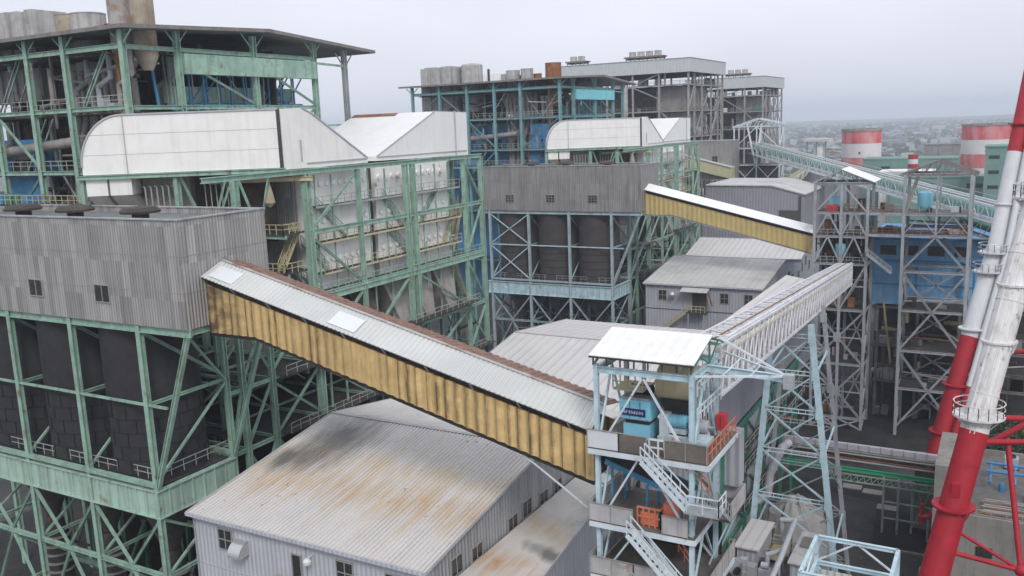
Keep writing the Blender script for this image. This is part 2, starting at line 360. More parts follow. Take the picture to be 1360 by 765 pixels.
    def rail(s, pts, h=1.1, r=0.035, step=1.6, mid=True):
        for a, b in zip(pts, pts[1:]):
            a = Vector(a); b = Vector(b); L = (b-a).length; n = max(1, int(round(L/step))); up = Vector((0,0,1))
            for i in range(n+1):
                p = a.lerp(b, i/n); s.beam(p, p+up*h, r*2)
            s.beam(a+up*h, b+up*h, r*2.2)
            if mid: s.beam(a+up*h*0.52, b+up*h*0.52, r*1.8)
        return s
    def stair(s, a, b, w, side, step=0.28):
        a = Vector(a); b = Vector(b); sd = Vector(side).normalized()*w; n = max(3, int(abs(a.z-b.z)/step))
        for o in (Vector((0,0,0)), sd): s.beam(a+o, b+o, 0.08, 0.28)
        for i in range(1, n):
            p = a.lerp(b, i/n); dr = (b-a); dr.z = 0; dr = dr.normalized()*0.13
            s.prism([p-dr, p+dr, p+dr+sd, p-dr+sd], (0,0,-0.05))
        for o in (Vector((0,0,0)), sd):
            up = Vector((0,0,1.0)); s.beam(a+o+up, b+o+up, 0.07); s.beam(a+o+up*0.5, b+o+up*0.5, 0.05)
            for i in range(0, 6):
                p = a.lerp(b, i/5)+o; s.beam(p, p+up, 0.06)
        return s
    def mesh(s, name, mats, base=(0,0,0), smooth=False):
        me = bpy.data.meshes.new(name); bx, by, bz = base
        me.from_pydata([(x-bx, y-by, z-bz) for x, y, z in s.v], [], s.f)
        if not isinstance(mats, (list, tuple)): mats = [mats]
        for m in mats: me.materials.append(m)
        if len(mats) > 1: me.polygons.foreach_set('material_index', s.mi)
        if smooth:
            me.polygons.foreach_set('use_smooth', [True]*len(me.polygons))
            try: me.set_sharp_from_angle(angle=R_(38))
            except Exception: pass
        me.update(); return me

class Thing:
    """an Empty at the thing's base that parents its parts"""
    def __init__(s, name, label, cat, base, off=(0,0,0), group=None):
        s.base = tuple(base); o = bpy.data.objects.new(name, None); COL.objects.link(o); s.o = o
        o.empty_display_size = 0.5
        o.location = Vector(base)+Vector(off); o['label'] = label; o['category'] = cat
        if group: o['group'] = group
    def part(s, name, mb, m, parent=None, label=None, smooth=False, stuff=False):
        o = bpy.data.objects.new(name, mb.mesh(name, m, s.base, smooth)); COL.objects.link(o); o.parent = parent or s.o
        if label: o['label'] = label
        if stuff: o['kind'] = 'stuff'
        return o
    def beam(s, name, a, b, w, m, h=None, kind='box', up=None, parent=None):
        k = 0.72 if 'brace' in name else 0.82 if name in ('column', 'inner_column', 'lower_beam', 'cross_beam', 'inner_beam', 'tie_beam', 'beam') else 1.0
        w *= k; h = h*k if h else h
        return s.part(name, MB().beam(a, b, w, h, kind, up), m, parent)
    def tube(s, name, a, b, r, m, n=12, parent=None, r2=None):
        return s.part(name, MB().tube(a, b, r, n, r2), m, parent, smooth=True)
    def box(s, name, bx, m, parent=None): return s.part(name, MB().box(*bx), m, parent)
def solo(name, label, cat, mb, m, base, off=(0,0,0), group=None, smooth=False):
    o = bpy.data.objects.new(name, mb.mesh(name, m, base, smooth)); COL.objects.link(o)
    o.location = Vector(base)+Vector(off); o['label'] = label; o['category'] = cat
    if group: o['group'] = group
    return o
def struct(name, mb, m, base=(0,0,0), kind='structure', smooth=False, label=None, cat=None):
    o = bpy.data.objects.new(name, mb.mesh(name, m, base, smooth)); COL.objects.link(o); o.location = base; o['kind'] = kind
    if label: o['label'] = label
    if cat: o['category'] = cat
    return o
def lerp(a, b, t): return tuple(Vector(a).lerp(Vector(b), t))

def frame(T, xs, ys, zs, m, cw=0.4, bw=0.32, br=0.2, pat=None, skip=(), inner=True, brm=None, beams=True, kind='H'):
    """columns on a grid, beams on every face at each level, braces by face: pat = {'F': 'X', ...}"""
    z0, z1 = zs[0], zs[-1]; pat = pat or {}; brm = brm or m
    for i, x in enumerate(xs):
        for j, y in enumerate(ys):
            edge = i in (0, len(xs)-1) or j in (0, len(ys)-1)
            if not edge and not inner: continue
            if (i, j) in skip: continue
            T.beam('column', (x,y,z0), (x,y,z1), cw, m, kind=kind)
    if beams:
        for z in zs[1:]:
            for j in sorted({0, len(ys)-1} | (set(range(len(ys))) if inner else set())):
                T.beam('beam', (xs[0],ys[j],z), (xs[-1],ys[j],z), bw*0.8, m, h=bw*1.2, kind=kind)
            for i in sorted({0, len(xs)-1} | (set(range(len(xs))) if inner else set())):
                T.beam('beam', (xs[i],ys[0],z-0.01), (xs[i],ys[-1],z-0.01), bw*0.8, m, h=bw*1.2, kind=kind)
    def brace(a, b, c, d, p, k):          # a,b lower corners; c,d upper corners
        if p == 'A': p = '/\\'[k % 2]
        if p in ('X', '/'): T.beam('brace', a, d, br, brm)
        if p in ('X', '\\'): T.beam('brace', b, c, br, brm)
        if p == 'V':
            mm = lerp(a, b, 0.5); T.beam('brace', c, mm, br, brm); T.beam('brace', d, mm, br, brm)
        if p == '^':
            mm = lerp(c, d, 0.5); T.beam('brace', a, mm, br, brm); T.beam('brace', b, mm, br, brm)
    for fc, p in pat.items():
        for l in range(len(zs)-1):
            pl = p[l] if isinstance(p, (list, tuple)) else p
            if not pl: continue
            if fc in 'FB':
                y = ys[0] if fc == 'F' else ys[-1]; br_l = [(q, y) for q in xs]
            else:
                x = xs[-1] if fc == 'R' else xs[0]; br_l = [(x, q) for q in ys]
            for k, (p0, p1) in enumerate(zip(br_l, br_l[1:])):
                brace((*p0, zs[l]), (*p1, zs[l]), (*p0, zs[l+1]), (*p1, zs[l+1]), pl, k+l)

def truss_side(mb, a0, a1, b0, b1, n, r=0.07, chord=0.13, vert=True, diag='N'):
    """bottom chord a0-a1, top chord b0-b1"""
    mb.beam(a0, a1, chord*1.3); mb.beam(b0, b1, chord*1.3)
    for i in range(n+1):
        if vert: mb.beam(lerp(a0,a1,i/n), lerp(b0,b1,i/n), r)
        if i < n:
            if diag == 'N': mb.beam(lerp(a0,a1,i/n), lerp(b0,b1,(i+1)/n), r)
            elif diag == 'W':
                q = (i+0.5)/n; mb.beam(lerp(a0,a1,i/n), lerp(b0,b1,q), r); mb.beam(lerp(b0,b1,q), lerp(a0,a1,(i+1)/n), r)
    return mb

# ------------------------------------------------------------------ ground, hills, city
struct('ground', MB().add([(-4500,-300,0),(4500,-300,0),(4500,7500,0),(-4500,7500,0)], [(0,1,2,3)]), GROUND)
COALSHADE = mat('coal_and_shade_black', (0.022, 0.021, 0.020), 0.95, var=0.5, scale=0.3)  # coal black, also used to darken the ground where shade gathers
struct('yard', MB().add([(-135,44,0.004),(-33,44,0.004),(-33,126,0.004),(-135,126,0.004)], [(0,1,2,3)]), COALSHADE)  # coal-dusted concrete, blackened further to deepen the shade below the first unit
struct('yard', MB().add([(-135,150,0.004),(-20,150,0.004),(8,172,0.004),(8,262,0.004),(-135,262,0.004)], [(0,1,2,3,4)]), COALSHADE)  # same for the second unit: coal dust plus shade put into the colour
struct('coal_strip', MB().add([(-14.0,121.0,0.006),(-5.5,121.0,0.006),(-5.5,146,0.006),(-30,146,0.006),(-30,139,0.006),(-15,136,0.006)], [(0,1,2,3,4,5)]), COALSHADE)
# ------------------------------------------------------------------ the two matching generating units
U2 = (-4.0, 117.0, -2.0)
def window_on(T, parent, plane, c, w, h, axis, depth=0.12, rows=2, cols=2):
    """a framed window: axis 'y-' faces -Y at y=plane, 'x+' faces +X at x=plane; c=(u, z) lower-left"""
    u, z = c; fr = MB(); gl = MB(); t = 0.09
    def bx(mb, u0, z0, u1, z1, d0, d1):
        if axis == 'y-': mb.box(u0, plane-d1, z0, u1, plane-d0, z1)
        else: mb.box(plane+d0, u0, z0, plane+d1, u1, z1)
    bx(fr, u-t, z-t, u+w+t, z, 0.004, depth); bx(fr, u-t, z+h, u+w+t, z+h+t, 0.004, depth)
    bx(fr, u-t, z, u, z+h, 0.004, depth); bx(fr, u+w, z, u+w+t, z+h, 0.004, depth)
    for i in range(1, cols): bx(fr, u+w*i/cols-0.035, z, u+w*i/cols+0.035, z+h, 0.06, depth*0.9)
    for i in range(1, rows): bx(fr, u, z+h*i/rows-0.035, u+w, z+h*i/rows+0.035, 0.06, depth*0.85)
    bx(gl, u, z, u+w, z+h, 0.01, 0.05)
    f = T.part('window', fr, FRAME, parent); T.part('pane', gl, GLASS, f)

def silo_bay(u, off):
    first = u == 0
    fm = GREEN if first else PALETEAL; gm = MINTLT if first else SKYBLUE; cl = CLAD if first else CLAD2
    T = Thing('silo_building', 'nearest grey ribbed bunker house on green columns, three dark hoods on its roof' if first else
              'farther dull grey bunker house on bluish columns, three small windows in its wall', 'industrial building',
              (-78, 55.6, 0), off, 'bunker houses over the coal silos')
    x0, x1, y0, y1, z0, z1 = -97.4, -60.4, 50.6, 60.7, 41.9, 51.25
    zr = 50.7
    b = MB()
    b.box(x0, y0, z0, x1, y0+0.25, z1); b.box(x1-0.25, y0+0.25, z0, x1, y1-0.25, z1)
    b.box(x0, y1-0.25, z0, x1, y1, z1); b.box(x0, y0+0.25, z0, x0+0.25, y1-0.25, z1)
    wall = T.part('cladding', b, cl)
    s = MB()
    for z in (45.05, 48.2): s.box(x0, y0-0.03, z-0.02, x1+0.03, y0-0.004, z+0.02); s.box(x1+0.004, y0, z-0.03, x1+0.03, y1, z+0.03)
    s.box(x1-0.02, y0-0.05, z0, x1+0.05, y0-0.004, z1)
    T.part('flashing', s, PIPEGREY, wall)
    c = MB(); c.box(x0-0.1, y0-0.12, z1, x1+0.12, y0+0.35, z1+0.12); c.box(x1-0.35, y0+0.35, z1, x1+0.12, y1-0.35, z1+0.12)
    c.box(x0-0.1, y1-0.35, z1, x1+0.12, y1+0.1, z1+0.12)
    T.part('parapet_cap', c, GREYSTEEL)
    T.part('roof', MB().box(x0+0.26, y0+0.26, zr-0.3, x1-0.26, y1-0.26, zr), ROOFDK)
    T.part('floor', MB().box(x0+0.26, y0+0.26, z0+0.05, x1-0.26, y1-0.26, z0+0.3), DARK)
    for xw in (-71.9, -81.6, -91.4):
        window_on(T, wall, y0, (xw, 43.75), 1.95, 1.5, 'y-', cols=2 if first else 3, rows=1 if first else 3)
    for xh, yh in ((-69.0, 54.0), (-78.6, 54.2), (-86.8, 54.2)):
        hd = MB(); hd.lathe((xh, yh, zr), [(0.75, 0), (0.75, 0.85), (1.0, 0.85), (1.75, 0.75), (1.8, 0.95), (1.5, 1.25), (0.2, 1.4)], 16)
        T.part('roof_hood', hd, DARKBROWN, smooth=True)
    cx = [-67, -76.6, -86.2, -95.8]; rows = (50.95, 60.2)
    zt = 41.55
    for x in cx:
        for y in rows: T.beam('column', (x,y,0), (x,y,zt+0.3), 0.62, fm, kind='H')
    for y in rows:
        T.beam('edge_beam', (x0,y,zt), (x1,y,zt), 0.45, fm, h=0.7, kind='H')
        T.beam('tie_beam', (cx[-1],y,34.4), (cx[0] + (2.6 if y < 55 else 0),y,34.4), 0.26, gm if not first else fm)
        T.beam('tie_beam', (cx[-1],y,17.6), (cx[0],y,17.6), 0.45, fm, kind='H')
        T.beam('tie_beam', (cx[-1],y,9.0), (cx[0],y,9.0), 0.4, fm, kind='H')
        T.beam('deck_rail_beam', (cx[-1],y-0.15,26.75), (cx[0],y-0.15,26.75), 0.5, fm, h=0.35)
    for x in cx:
        for z in (34.4, 17.6, 9.0): T.beam('cross_beam', (x,rows[0],z), (x,rows[1],z), 0.36, fm, kind='H')
    T.beam('cross_beam', (x1-0.35,y0+0.3,zt), (x1-0.35,y1-0.3,zt), 0.42, fm, h=0.6, kind='H')
    # plate girders with stiffeners
    for (a, bb, nrm) in (((cx[-1]-1, rows[0]-0.06), (cx[0]-0.05, rows[0]-0.06), 'y'), ((cx[0]+0.06, rows[0]-0.3), (cx[0]+0.06, rows[1]), 'x'), ((cx[-1]-1, rows[1]+0.06), (cx[0], rows[1]+0.06), 'y')):
        g = MB(); g.beam((a[0],a[1],24.85), (bb[0],bb[1],24.85), 0.12, 2.45); g.beam((a[0],a[1],26.15), (bb[0],bb[1],26.15), 0.6, 0.12); g.beam((a[0],a[1],23.55), (bb[0],bb[1],23.55), 0.6, 0.12)
        L = (Vector(bb)-Vector(a)).length; n = int(L/1.35)
        for i in range(1, n):
            p = lerp((a[0],a[1],0), (bb[0],bb[1],0), i/n)
            g.beam((p[0],p[1],23.6), (p[0],p[1],26.1), 0.5 if nrm == 'x' else 0.1, 0.1 if nrm == 'x' else 0.5)
        T.part('plate_girder', g, gm)
    T.part('deck', MB().box(cx[-1], rows[0]+0.4, 26.22, cx[0]-0.4, rows[1]-0.3, 26.3), GRATING)
    T.part('handrail', MB().rail([(cx[-1],rows[0]+0.5,26.9), (cx[0]-0.3,rows[0]+0.5,26.9), (cx[0]-0.3,rows[1],26.9)], 1.1, 0.03, 1.4), GREYRAIL)
    # struts of the overhang
    for y in rows:
        T.beam('overhang_strut', (x1-0.4,y,zt-0.2), (cx[0]+0.1,y,26.3), 0.4, fm, kind='H')
    T.beam('brace', (x1-0.4,rows[0],zt-0.3), (cx[0]+0.3,rows[1]-0.4,34.4), 0.26, fm)
    ym = rows[0]+(rows[1]-rows[0])*0.55
    for x in cx:                                       # braces across the house
        T.beam('brace', (x,rows[0],zt-0.3), (x,rows[1],34.6), 0.4, fm, kind='H')
        T.beam('brace', (x,rows[1],34.2), (x,rows[0],26.9), 0.3, fm)
        T.beam('brace', (x,rows[0],23.4), (x,rows[1],17.6), 0.34, fm, kind='H')
        T.beam('brace', (x,rows[1],23.4), (x,rows[0],17.6), 0.3, fm)
        T.beam('brace', (x,rows[0],17.4), (x,rows[1],9.0), 0.32, fm)
        T.beam('brace', (x,rows[1],8.8), (x,rows[0],0), 0.32, fm)
    for k in range(3):
        a, c2 = cx[k], cx[k+1]; m = (a+c2)/2
        for y in rows:
            T.beam('brace', (a,y,23.4), (m,y,17.8), 0.34, fm, kind='H'); T.beam('brace', (c2,y,23.4), (m,y,17.8), 0.34, fm, kind='H')
            T.beam('brace', (m,y,17.4), (a,y,9.2), 0.34, fm, kind='H'); T.beam('brace', (m,y,17.4), (c2,y,9.2), 0.34, fm, kind='H')
            T.beam('brace', (a,y,9), (c2,y,0), 0.3, fm); T.beam('brace', (c2,y,9), (a,y,0), 0.3, fm)
        if not first and k == 2 or k == 0 and first is None:
            T.beam('brace', (a,rows[0],34.2), (c2,rows[0],26.9), 0.26, gm); T.beam('brace', (c2,rows[0],34.2), (a,rows[0],26.9), 0.26, gm)
            T.beam('brace', (a,rows[0],34.6), (c2,rows[0],zt-0.4), 0.26, gm); T.beam('brace', (c2,rows[0],34.6), (a,rows[0],zt-0.4), 0.26, gm)
        T.beam('brace', (a,rows[1],34.2), (c2,rows[1],26.9), 0.26, fm); T.beam('brace', (c2,rows[1],34.6), (a,rows[1],zt-0.4), 0.26, fm)
    # dark machinery below the bunkers
    rnd = random.Random(11+u)
    for k in range(26):
        x = rnd.uniform(cx[-1], cx[0]+1); y = rnd.uniform(rows[0]+1, rows[1]+2); z = rnd.uniform(1, 21)
        d = rnd.choice(((1,0,0), (0,1,0), (0,0,1))); L = rnd.uniform(2, 7)
        T.tube('pipe', (x,y,z), (x+d[0]*L, y+d[1]*L*0.4, z+d[2]*L), rnd.uniform(0.08, 0.32), rnd.choice((DARK, DARKBROWN, PIPEGREY)), 8)
    T.part('ground_floor_deck', MB().box(cx[-1]+0.5, rows[0]+0.6, 8.8, cx[0]-0.5, rows[1]-0.6, 8.95), GRATING)
    # three bunkers, each a thing of its own
    names = ('nearest to the corner', 'in the middle', 'farthest left')
    where = 'grey bunker house on green columns' if first else 'dull grey bunker house on bluish columns'
    for k, xc in enumerate((-71.8, -81.4, -91.0)):
        S = Thing('coal_silo', ('black' if first else 'brown-black') + ' coal silo under the %s, %s of three' % (where, ('rightmost', 'middle one', 'leftmost')[k]), 'silo',
                  (xc, 55.6, 17), off, 'coal silos under the bunker houses')
        sm = SILO if first else SILO2
        S.part('shell', MB().lathe((xc, 55.6, 26.3), [(4.35, 0), (4.35, 15.4)], 40), sm, smooth=True)
        sb = MB()
        for j in range(6 if first else 5):
            z = 26.9 + j*1.35 if first else 26.6 + j*1.5
            sb.lathe((xc, 55.6, z), [(4.36, 0), (4.40, 0.02), (4.40, 0.09), (4.36, 0.11)], 40)
            if first:
                for i in range(14 if j < 5 else 0):
                    a = 2*math.pi*(i+0.5*(j % 2))/14
                    p = (xc+4.38*math.cos(a), 55.6+4.38*math.sin(a))
                    sb.beam((*p, z+0.05), (*p, z+1.4), 0.07)
        S.part('insulation_seams', sb, SILOSEAM)
        S.part('hopper', MB().lathe((xc, 55.6, 17.5), [(0.7, 0), (0.8, 0.5), (4.2, 8.5), (4.2, 8.7)], 28), DARKBROWN, smooth=True)
        rg = MB()
        for j in range(5): rg.lathe((xc, 55.6, 11+j*1.0), [(1.35, 0), (1.6, 0.0), (1.6, 0.16), (1.35, 0.16)], 18)
        S.part('feeder_rings', rg, PIPEGREY)
        S.part('feeder_pipe', MB().lathe((xc, 55.6, 8.96), [(1.3, 0), (1.3, 6), (0.75, 8.4)], 18), DARK, smooth=True)
        M_ = Thing('coal_mill', 'sooty coal mill below the %s silo of the %s' % (('rightmost', 'middle', 'leftmost')[k], where), 'coal mill', (xc, 55.6, 2 if not first else 0), off, 'coal mills under the silos')
        M_.part('drum', MB().lathe((xc, 55.6, -off[2]), [(2.6, 0), (2.6, 1.2), (2.2, 1.6), (2.3, 5.4), (1.2, 7.6), (0.9, 8.7)], 20), DARKBROWN, smooth=True)
        M_.part('motor', MB().tube((xc+2.2, 53.5, 1.5-off[2]), (xc+3.8, 52.6, 1.5-off[2]), 0.8, 12), DARK, smooth=True)

def gallery(u, off):
    first = u == 0
    xr = -24.0 if first else -27.6
    T = Thing('conveyor_gallery', 'long covered conveyor gallery with rust-streaked yellow wall sloping above the stained warehouse roof' if first else
              'covered conveyor gallery with clean white roof, sloping from the dull grey bunker house', 'conveyor gallery', (-42, 55, 0), off, 'sloping conveyor galleries')
    ya, yr, yb = 53.0, 55.1, 57.2
    xl = -60.35 if first else -61.6
    top = lambda x: 45.55 + (x+60.3)*(36.75-45.55)/36.3
    bot = lambda x: 41.3 if x < -54.9 else 41.3 + (x+54.9)*(33.7-41.3)/30.9
    eave = lambda x: top(x)+0.68
    ridge = lambda x: eave(x)+1.05
    ym = YELLOW if first else YELLOW2
    n = int((xr-xl)/(0.87 if first else 0.95)); nw = MB()
    sheet = []
    N_ = n*6
    for i in range(N_+1):
        x = xl+(xr-xl)*i/N_; dd = 0.14*(0.5-0.5*math.cos(2*math.pi*i/6))
        sheet.append((x, ya-dd))
    vs = []; fs = []
    for x, y in sheet: vs += [(x,y,bot(x)-0.05), (x,y,top(x)), (x,ya+0.12,top(x)), (x,ya+0.12,bot(x)-0.05)]
    for i in range(N_):
        for k in range(4): fs.append((4*i+k, 4*i+4+k, 4*i+4+(k+1) % 4, 4*i+(k+1) % 4))
    fs += [(0,1,2,3), (4*N_,4*N_+3,4*N_+2,4*N_+1)]
    T.part('side_wall', nw.add(vs, fs), ym)
    bw = MB(); pts = [xl, -54.9, xr]
    bw.prism([(xl,yb-0.15,bot(xl)), (-54.9,yb-0.15,bot(-54.9)), (xr,yb-0.15,bot(xr)), (xr,yb-0.15,top(xr)), (xl,yb-0.15,top(xl))], (0,0.12,0))
    T.part('back_wall', bw, ym)
    fl = MB()
    for a, b in ((xl,-54.9), (-54.9,xr)): fl.prism([(a,ya+0.13,bot(a)), (b,ya+0.13,bot(b)), (b,ya+0.13,bot(b)+0.2), (a,ya+0.13,bot(a)+0.2)], (0,yb-ya-0.3,0))
    T.part('floor', fl, DARK)
    for y in (ya+0.1, yb-0.2):
        for a, b in ((xl,-54.9), (-54.9,xr)): T.beam('floor_girder', (a,y,bot(a)-0.22), (b,y,bot(b)-0.22), 0.2, GREYSTEEL if not first else DARK, h=0.3, kind='H')
    dk = MB(); dk.prism([(xl,ya+0.25,top(xl)), (xr,ya+0.25,top(xr)), (xr,ya+0.25,eave(xr)-0.1), (xl,ya+0.25,eave(xl)-0.1)], (0,0.1,0))
    T.part('eave_gap', dk, DARK)
    xo = xl+(0.02 if first else -0.0)
    rm = GALROOF if first else GALROOFW
    T.part('front_roof', MB().ribsheet((xo,ya-0.45,eave(xo)), (xr,ya-0.45,eave(xr)), (xr,yr,ridge(xr)), (xo,yr,ridge(xo)), 0.42, 0.05), rm)
    T.part('back_roof', MB().ribsheet((xr,yb+0.5,ridge(xr)-0.5), (xo,yb+0.5,ridge(xo)-0.5), (xo,yr+0.06,ridge(xo)), (xr,yr+0.06,ridge(xr)), 0.62, 0.06), RUSTY if first else GALROOFW)
    if first:
        T.beam('ridge_flashing', (xo,yr,ridge(xo)+0.06), (xr,yr,ridge(xr)+0.06), 0.35, RUSTYTIN, h=0.05)
        for xs in (-59.7, -46.8):
            q = MB(); ins = (ridge(xs)-eave(xs))/(yr-ya+0.45); e0, e1 = (0.12, 0.72)
            y0, y1 = ya-0.45+e0*(yr-ya+0.45), ya-0.45+e1*(yr-ya+0.45); hh = 0.085
            f = lambda x, y: (x, y, eave(x)+(y-(ya-0.45))*ins+hh)
            q.prism([f(xs,y0), f(xs+2.6,y0), f(xs+2.6,y1), f(xs,y1)], (0,0,0.025)); T.part('skylight', q, SKYLIGHT)
        for k in range(9):
            x = -57+k*3.9; T.beam('eave_bracket', (x,ya-0.35,eave(x)-0.1), (x,ya+0.2,top(x)-0.1), 0.1, GREYSTEEL)
    else:
        T.beam('eave_gutter', (xo,ya-0.47,eave(xo)-0.1), (xr,ya-0.47,eave(xr)-0.1), 0.12, DARK)
    if first:                                          # bracing under the lower end
        T.beam('brace', (-30,ya+0.2,bot(-30)-0.3), (-24.3,ya+0.2,bot(-24)-2.4), 0.14, PALEBLUE)
        T.beam('brace', (-30,yb-0.3,bot(-30)-0.3), (-24.3,yb-0.3,bot(-24)-2.4), 0.14, PALEBLUE)

def precipitator(u, off):
    first = u == 0
    T = Thing('dust_precipitator', 'nearer pale precipitator with rows of round covers behind green framework and walkways' if first else
              'farther pale precipitator behind green framework, partly hidden by the dull grey bunker house', 'dust precipitator', (-78, 92, 0), off, 'dust precipitators')
    X = -68.0; xc = -69.9; xb = -90
    cols = [75.0, 84.0, 93.6, 95.2, 107.5, 112.2]
    ctop = 53.4
    for a, b in ((77.2, 88.2), (89.6, 106.4)):
        T.part('casing', MB().box(xb, a, 39.4, xc, b, ctop+0.3), CASING)
    T.part('casing_joint', MB().box(xb, 88.2, 41.2, xc-0.5, 89.6, ctop+0.5), DARKBROWN)
    T.part('rear_casing', MB().box(xb, 106.8, 41, xc-4.5, 112, ctop), DARKBROWN)
    for a, b in ((77.2, 82.7), (82.7, 88.2), (89.6, 95.2), (95.2, 100.8), (100.8, 106.4)):
        h = MB(); m = (a+b)/2
        q0 = [(xb,a,39.38), (xc,a,39.38), (xc,b,39.38), (xb,b,39.38)]; q1 = [(-81.5,m-0.7,33), (-79,m-0.7,33), (-79,m+0.7,33), (-81.5,m+0.7,33)]
        q1 = [(-80+2*(-1 if i in (0, 3) else 6), m+(-0.8 if i < 2 else 0.8), 32.5) for i in range(4)]
        h.add(q0+q1, [(0,1,5,4), (1,2,6,5), (2,3,7,6), (3,0,4,7), (4,5,6,7)])
        T.part('ash_hopper', h, PIPEGREY if m > 90 else DARKBROWN)
    # round access covers in four rows
    for z, sp in ((52.2, 1.15), (47.9, 1.3), (43.4, 1.2)):
        for a, b in ((78.2, 87.6), (90.4, 105.8)):
            y = a
            while y < b:
                if not (z == 47.9 and 82 < y < 85):
                    T.part('access_cover', MB().tube((xc,y,z), (xc+0.25,y,z), 0.33, 12), CASING)
                y += sp if b < 90 else sp*1.22
    # main frame
    for i, y in enumerate(cols):
        wv = 0.95 if i in (0,) else (0.6 if i in (1, 4) else 0.75)
        T.beam('column', (X,y,0), (X,y,53.6), wv, GREEN, kind='H')
    T.beam('top_beam', (X,60.5,53.85), (X,112.6,53.85), 0.5, GREEN, h=0.55, kind='H')
    T.beam('mid_beam', (X,75,47.1), (X,112.2,47.1), 0.4, GREEN, h=0.5, kind='H')
    T.beam('walkway_girder', (X,75,39.6), (X,112.2,39.6), 0.45, GREEN, h=1.0, kind='H')
    for z in (32.3, 25.8, 18): T.beam('lower_beam', (X,60.8,z), (X,112.2,z), 0.4, GREEN, h=0.45, kind='H')
    B = [((75,47.1),(84,53.4)), ((84,39.9),(75,46.8)), ((107.5,53.4),(112.2,47.4)), ((107.5,40),(112.2,46.9)), ((107.5,39.2),(112.2,32.6)), ((107.5,32),(112.2,26)),
         ((107.5,26),(112.2,32)), ((95.2,39.2),(107.5,32.5)), ((95.2,25.9),(107.5,32.1)), ((84,32.3),(93.6,39.3)), ((84,39.3),(75,32.5)), ((75,32),(84,25.9)), ((84,25.9),(93.6,32)), ((95.2,18),(107.5,25.6)),
         ((95.2,25.6),(107.5,18.2)), ((75,25.6),(84,18.2))]
    for (a, za), (b, zb) in B: T.beam('brace', (X,a,za), (X,b,zb), 0.36, GREEN, kind='H')
    # lower columns and braces between the bunker house and the warehouse
    lc = (63.2, 67.4)
    for y in lc: T.beam('column', (X,y,0), (X,y,40.5), 0.7, GREEN, kind='H')
    for a, za, b, zb in ((63.2,40,67.4,33), (67.4,40,63.2,33), (67.4,33,75,40), (67.4,32.3,63.2,26), (67.4,32,75,26.2), (67.4,26,75,32), (63.2,33,61,26), (67.4,25.8,63.2,18), (67.4,25.8,73,18.4), (63.2,25.6,67.4,18.2)):
        T.beam('brace', (X,a,za), (X,b,zb), 0.34, GREEN, kind='H')
    for yb_ in (63.2, 67.4, 75, 84, 95.2, 107.5, 112.2):
        for z in (39.6, 32.3, 25.8): T.beam('cross_beam', (X,yb_,z), (X-20,yb_,z), 0.3, GREEN, h=0.4, kind='H')
    for x in (-76, -84, -92):
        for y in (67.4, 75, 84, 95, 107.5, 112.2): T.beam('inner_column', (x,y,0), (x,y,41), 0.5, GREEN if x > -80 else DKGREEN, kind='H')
        for y0, y1 in ((67.4,75), (75,84), (84,95), (95,107.5)):
            T.beam('inner_brace', (x,y0,32), (x,y1,39.8), 0.28, GREEN); T.beam('inner_brace', (x,y1,25.6), (x,y0,32), 0.28, GREEN)
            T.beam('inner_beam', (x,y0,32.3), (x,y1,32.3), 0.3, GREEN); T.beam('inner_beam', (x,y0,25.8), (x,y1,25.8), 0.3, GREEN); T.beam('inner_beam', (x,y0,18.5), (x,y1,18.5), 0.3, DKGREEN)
    for y in (77.4, 80.2, 87.0, 90.4, 98.4, 101.6, 104.8):
        T.beam('secondary_post', (X-0.9,y,39.9), (X-0.9,y,53.3), 0.15, GREEN); T.beam('secondary_post', (X-1.2,y+0.6,18), (X-1.2,y+0.6,39), 0.2, GREEN)
    for y0_, y1_ in ((108,112), (112,108)):
        for z_ in (26, 33, 40.2, 47.4): T.beam('rear_brace', (X-5,y0_,z_), (X-5,y1_,z_+6), 0.22, GREEN)
    for x_ in (X-2.5, X-5, X-8): T.beam('rear_post', (x_,112.2,0), (x_,112.2,53.5), 0.4, GREEN, kind='H'); T.beam('rear_post', (x_,107.4,25), (x_,107.4,53.5), 0.3, GREEN, kind='H')
    # walkways, rails and stairs
    wk = [(49.75, 76.8, 107, xc, X-0.4), (45.6, 76.8, 107, xc, X-0.3), (42.0, 77.5, 107, xc, X-0.4), (39.9, 75.2, 112, xc+0.1, X+0.2)]
    for z, a, b, xi, xo in wk:
        T.part('walkway', MB().box(xi+0.02, a, z-0.07, xo, b, z), GRATING)
        r = MB(); r.rail([(xo,a,z), (xo,b,z)], 1.1, 0.028, 1.25, True); r.beam((xo,a,z-0.06), (xo,b,z-0.06), 0.08, 0.22)
        T.part('walkway_rail', r, YRAIL if z in (45.6, 42.0) else (GREYRAIL if z > 41 else GREEN))
    for a, b in (((X-1.6,78.2,49.8),(X-1.6,83.4,45.6)), ((X-1.6,98.8,45.6),(X-1.6,103.4,49.8)), ((X-1.5,90.5,49.8),(X-1.5,94.6,45.7)), ((X-1.5,76,45.6),(X-1.5,79.5,42)), ((X-1.5,95.5,42),(X-1.5,91,45.6)), ((X-1.4,75.5,42),(X-1.4,77.7,39.9)), ((X-1.5,104,42),(X-1.5,106.9,45.6)), ((X-3.0,108.5,39.9),(X-3.0,111.8,47.1)), ((X-3.2,111.8,33),(X-3.2,108.3,39.9))):
        T.part('stair_flight', MB().stair(a, b, 0.8, (-1,0,0)), GREEN if a[1] < 100 else YRAIL)
    for y in (82.2, 91.9, 98.8, 104.5):
        lp = MB(); lp.beam((X-0.9,y,39.9), (X-0.9,y,43.0), 0.1); lp.beam((X-0.9,y,43.0), (X-0.3,y,43.1), 0.09); lp.ball((X-0.25,y,43.0), 0.2, 8, 0.6)
        T.part('walkway_lamp', lp, GREYRAIL)
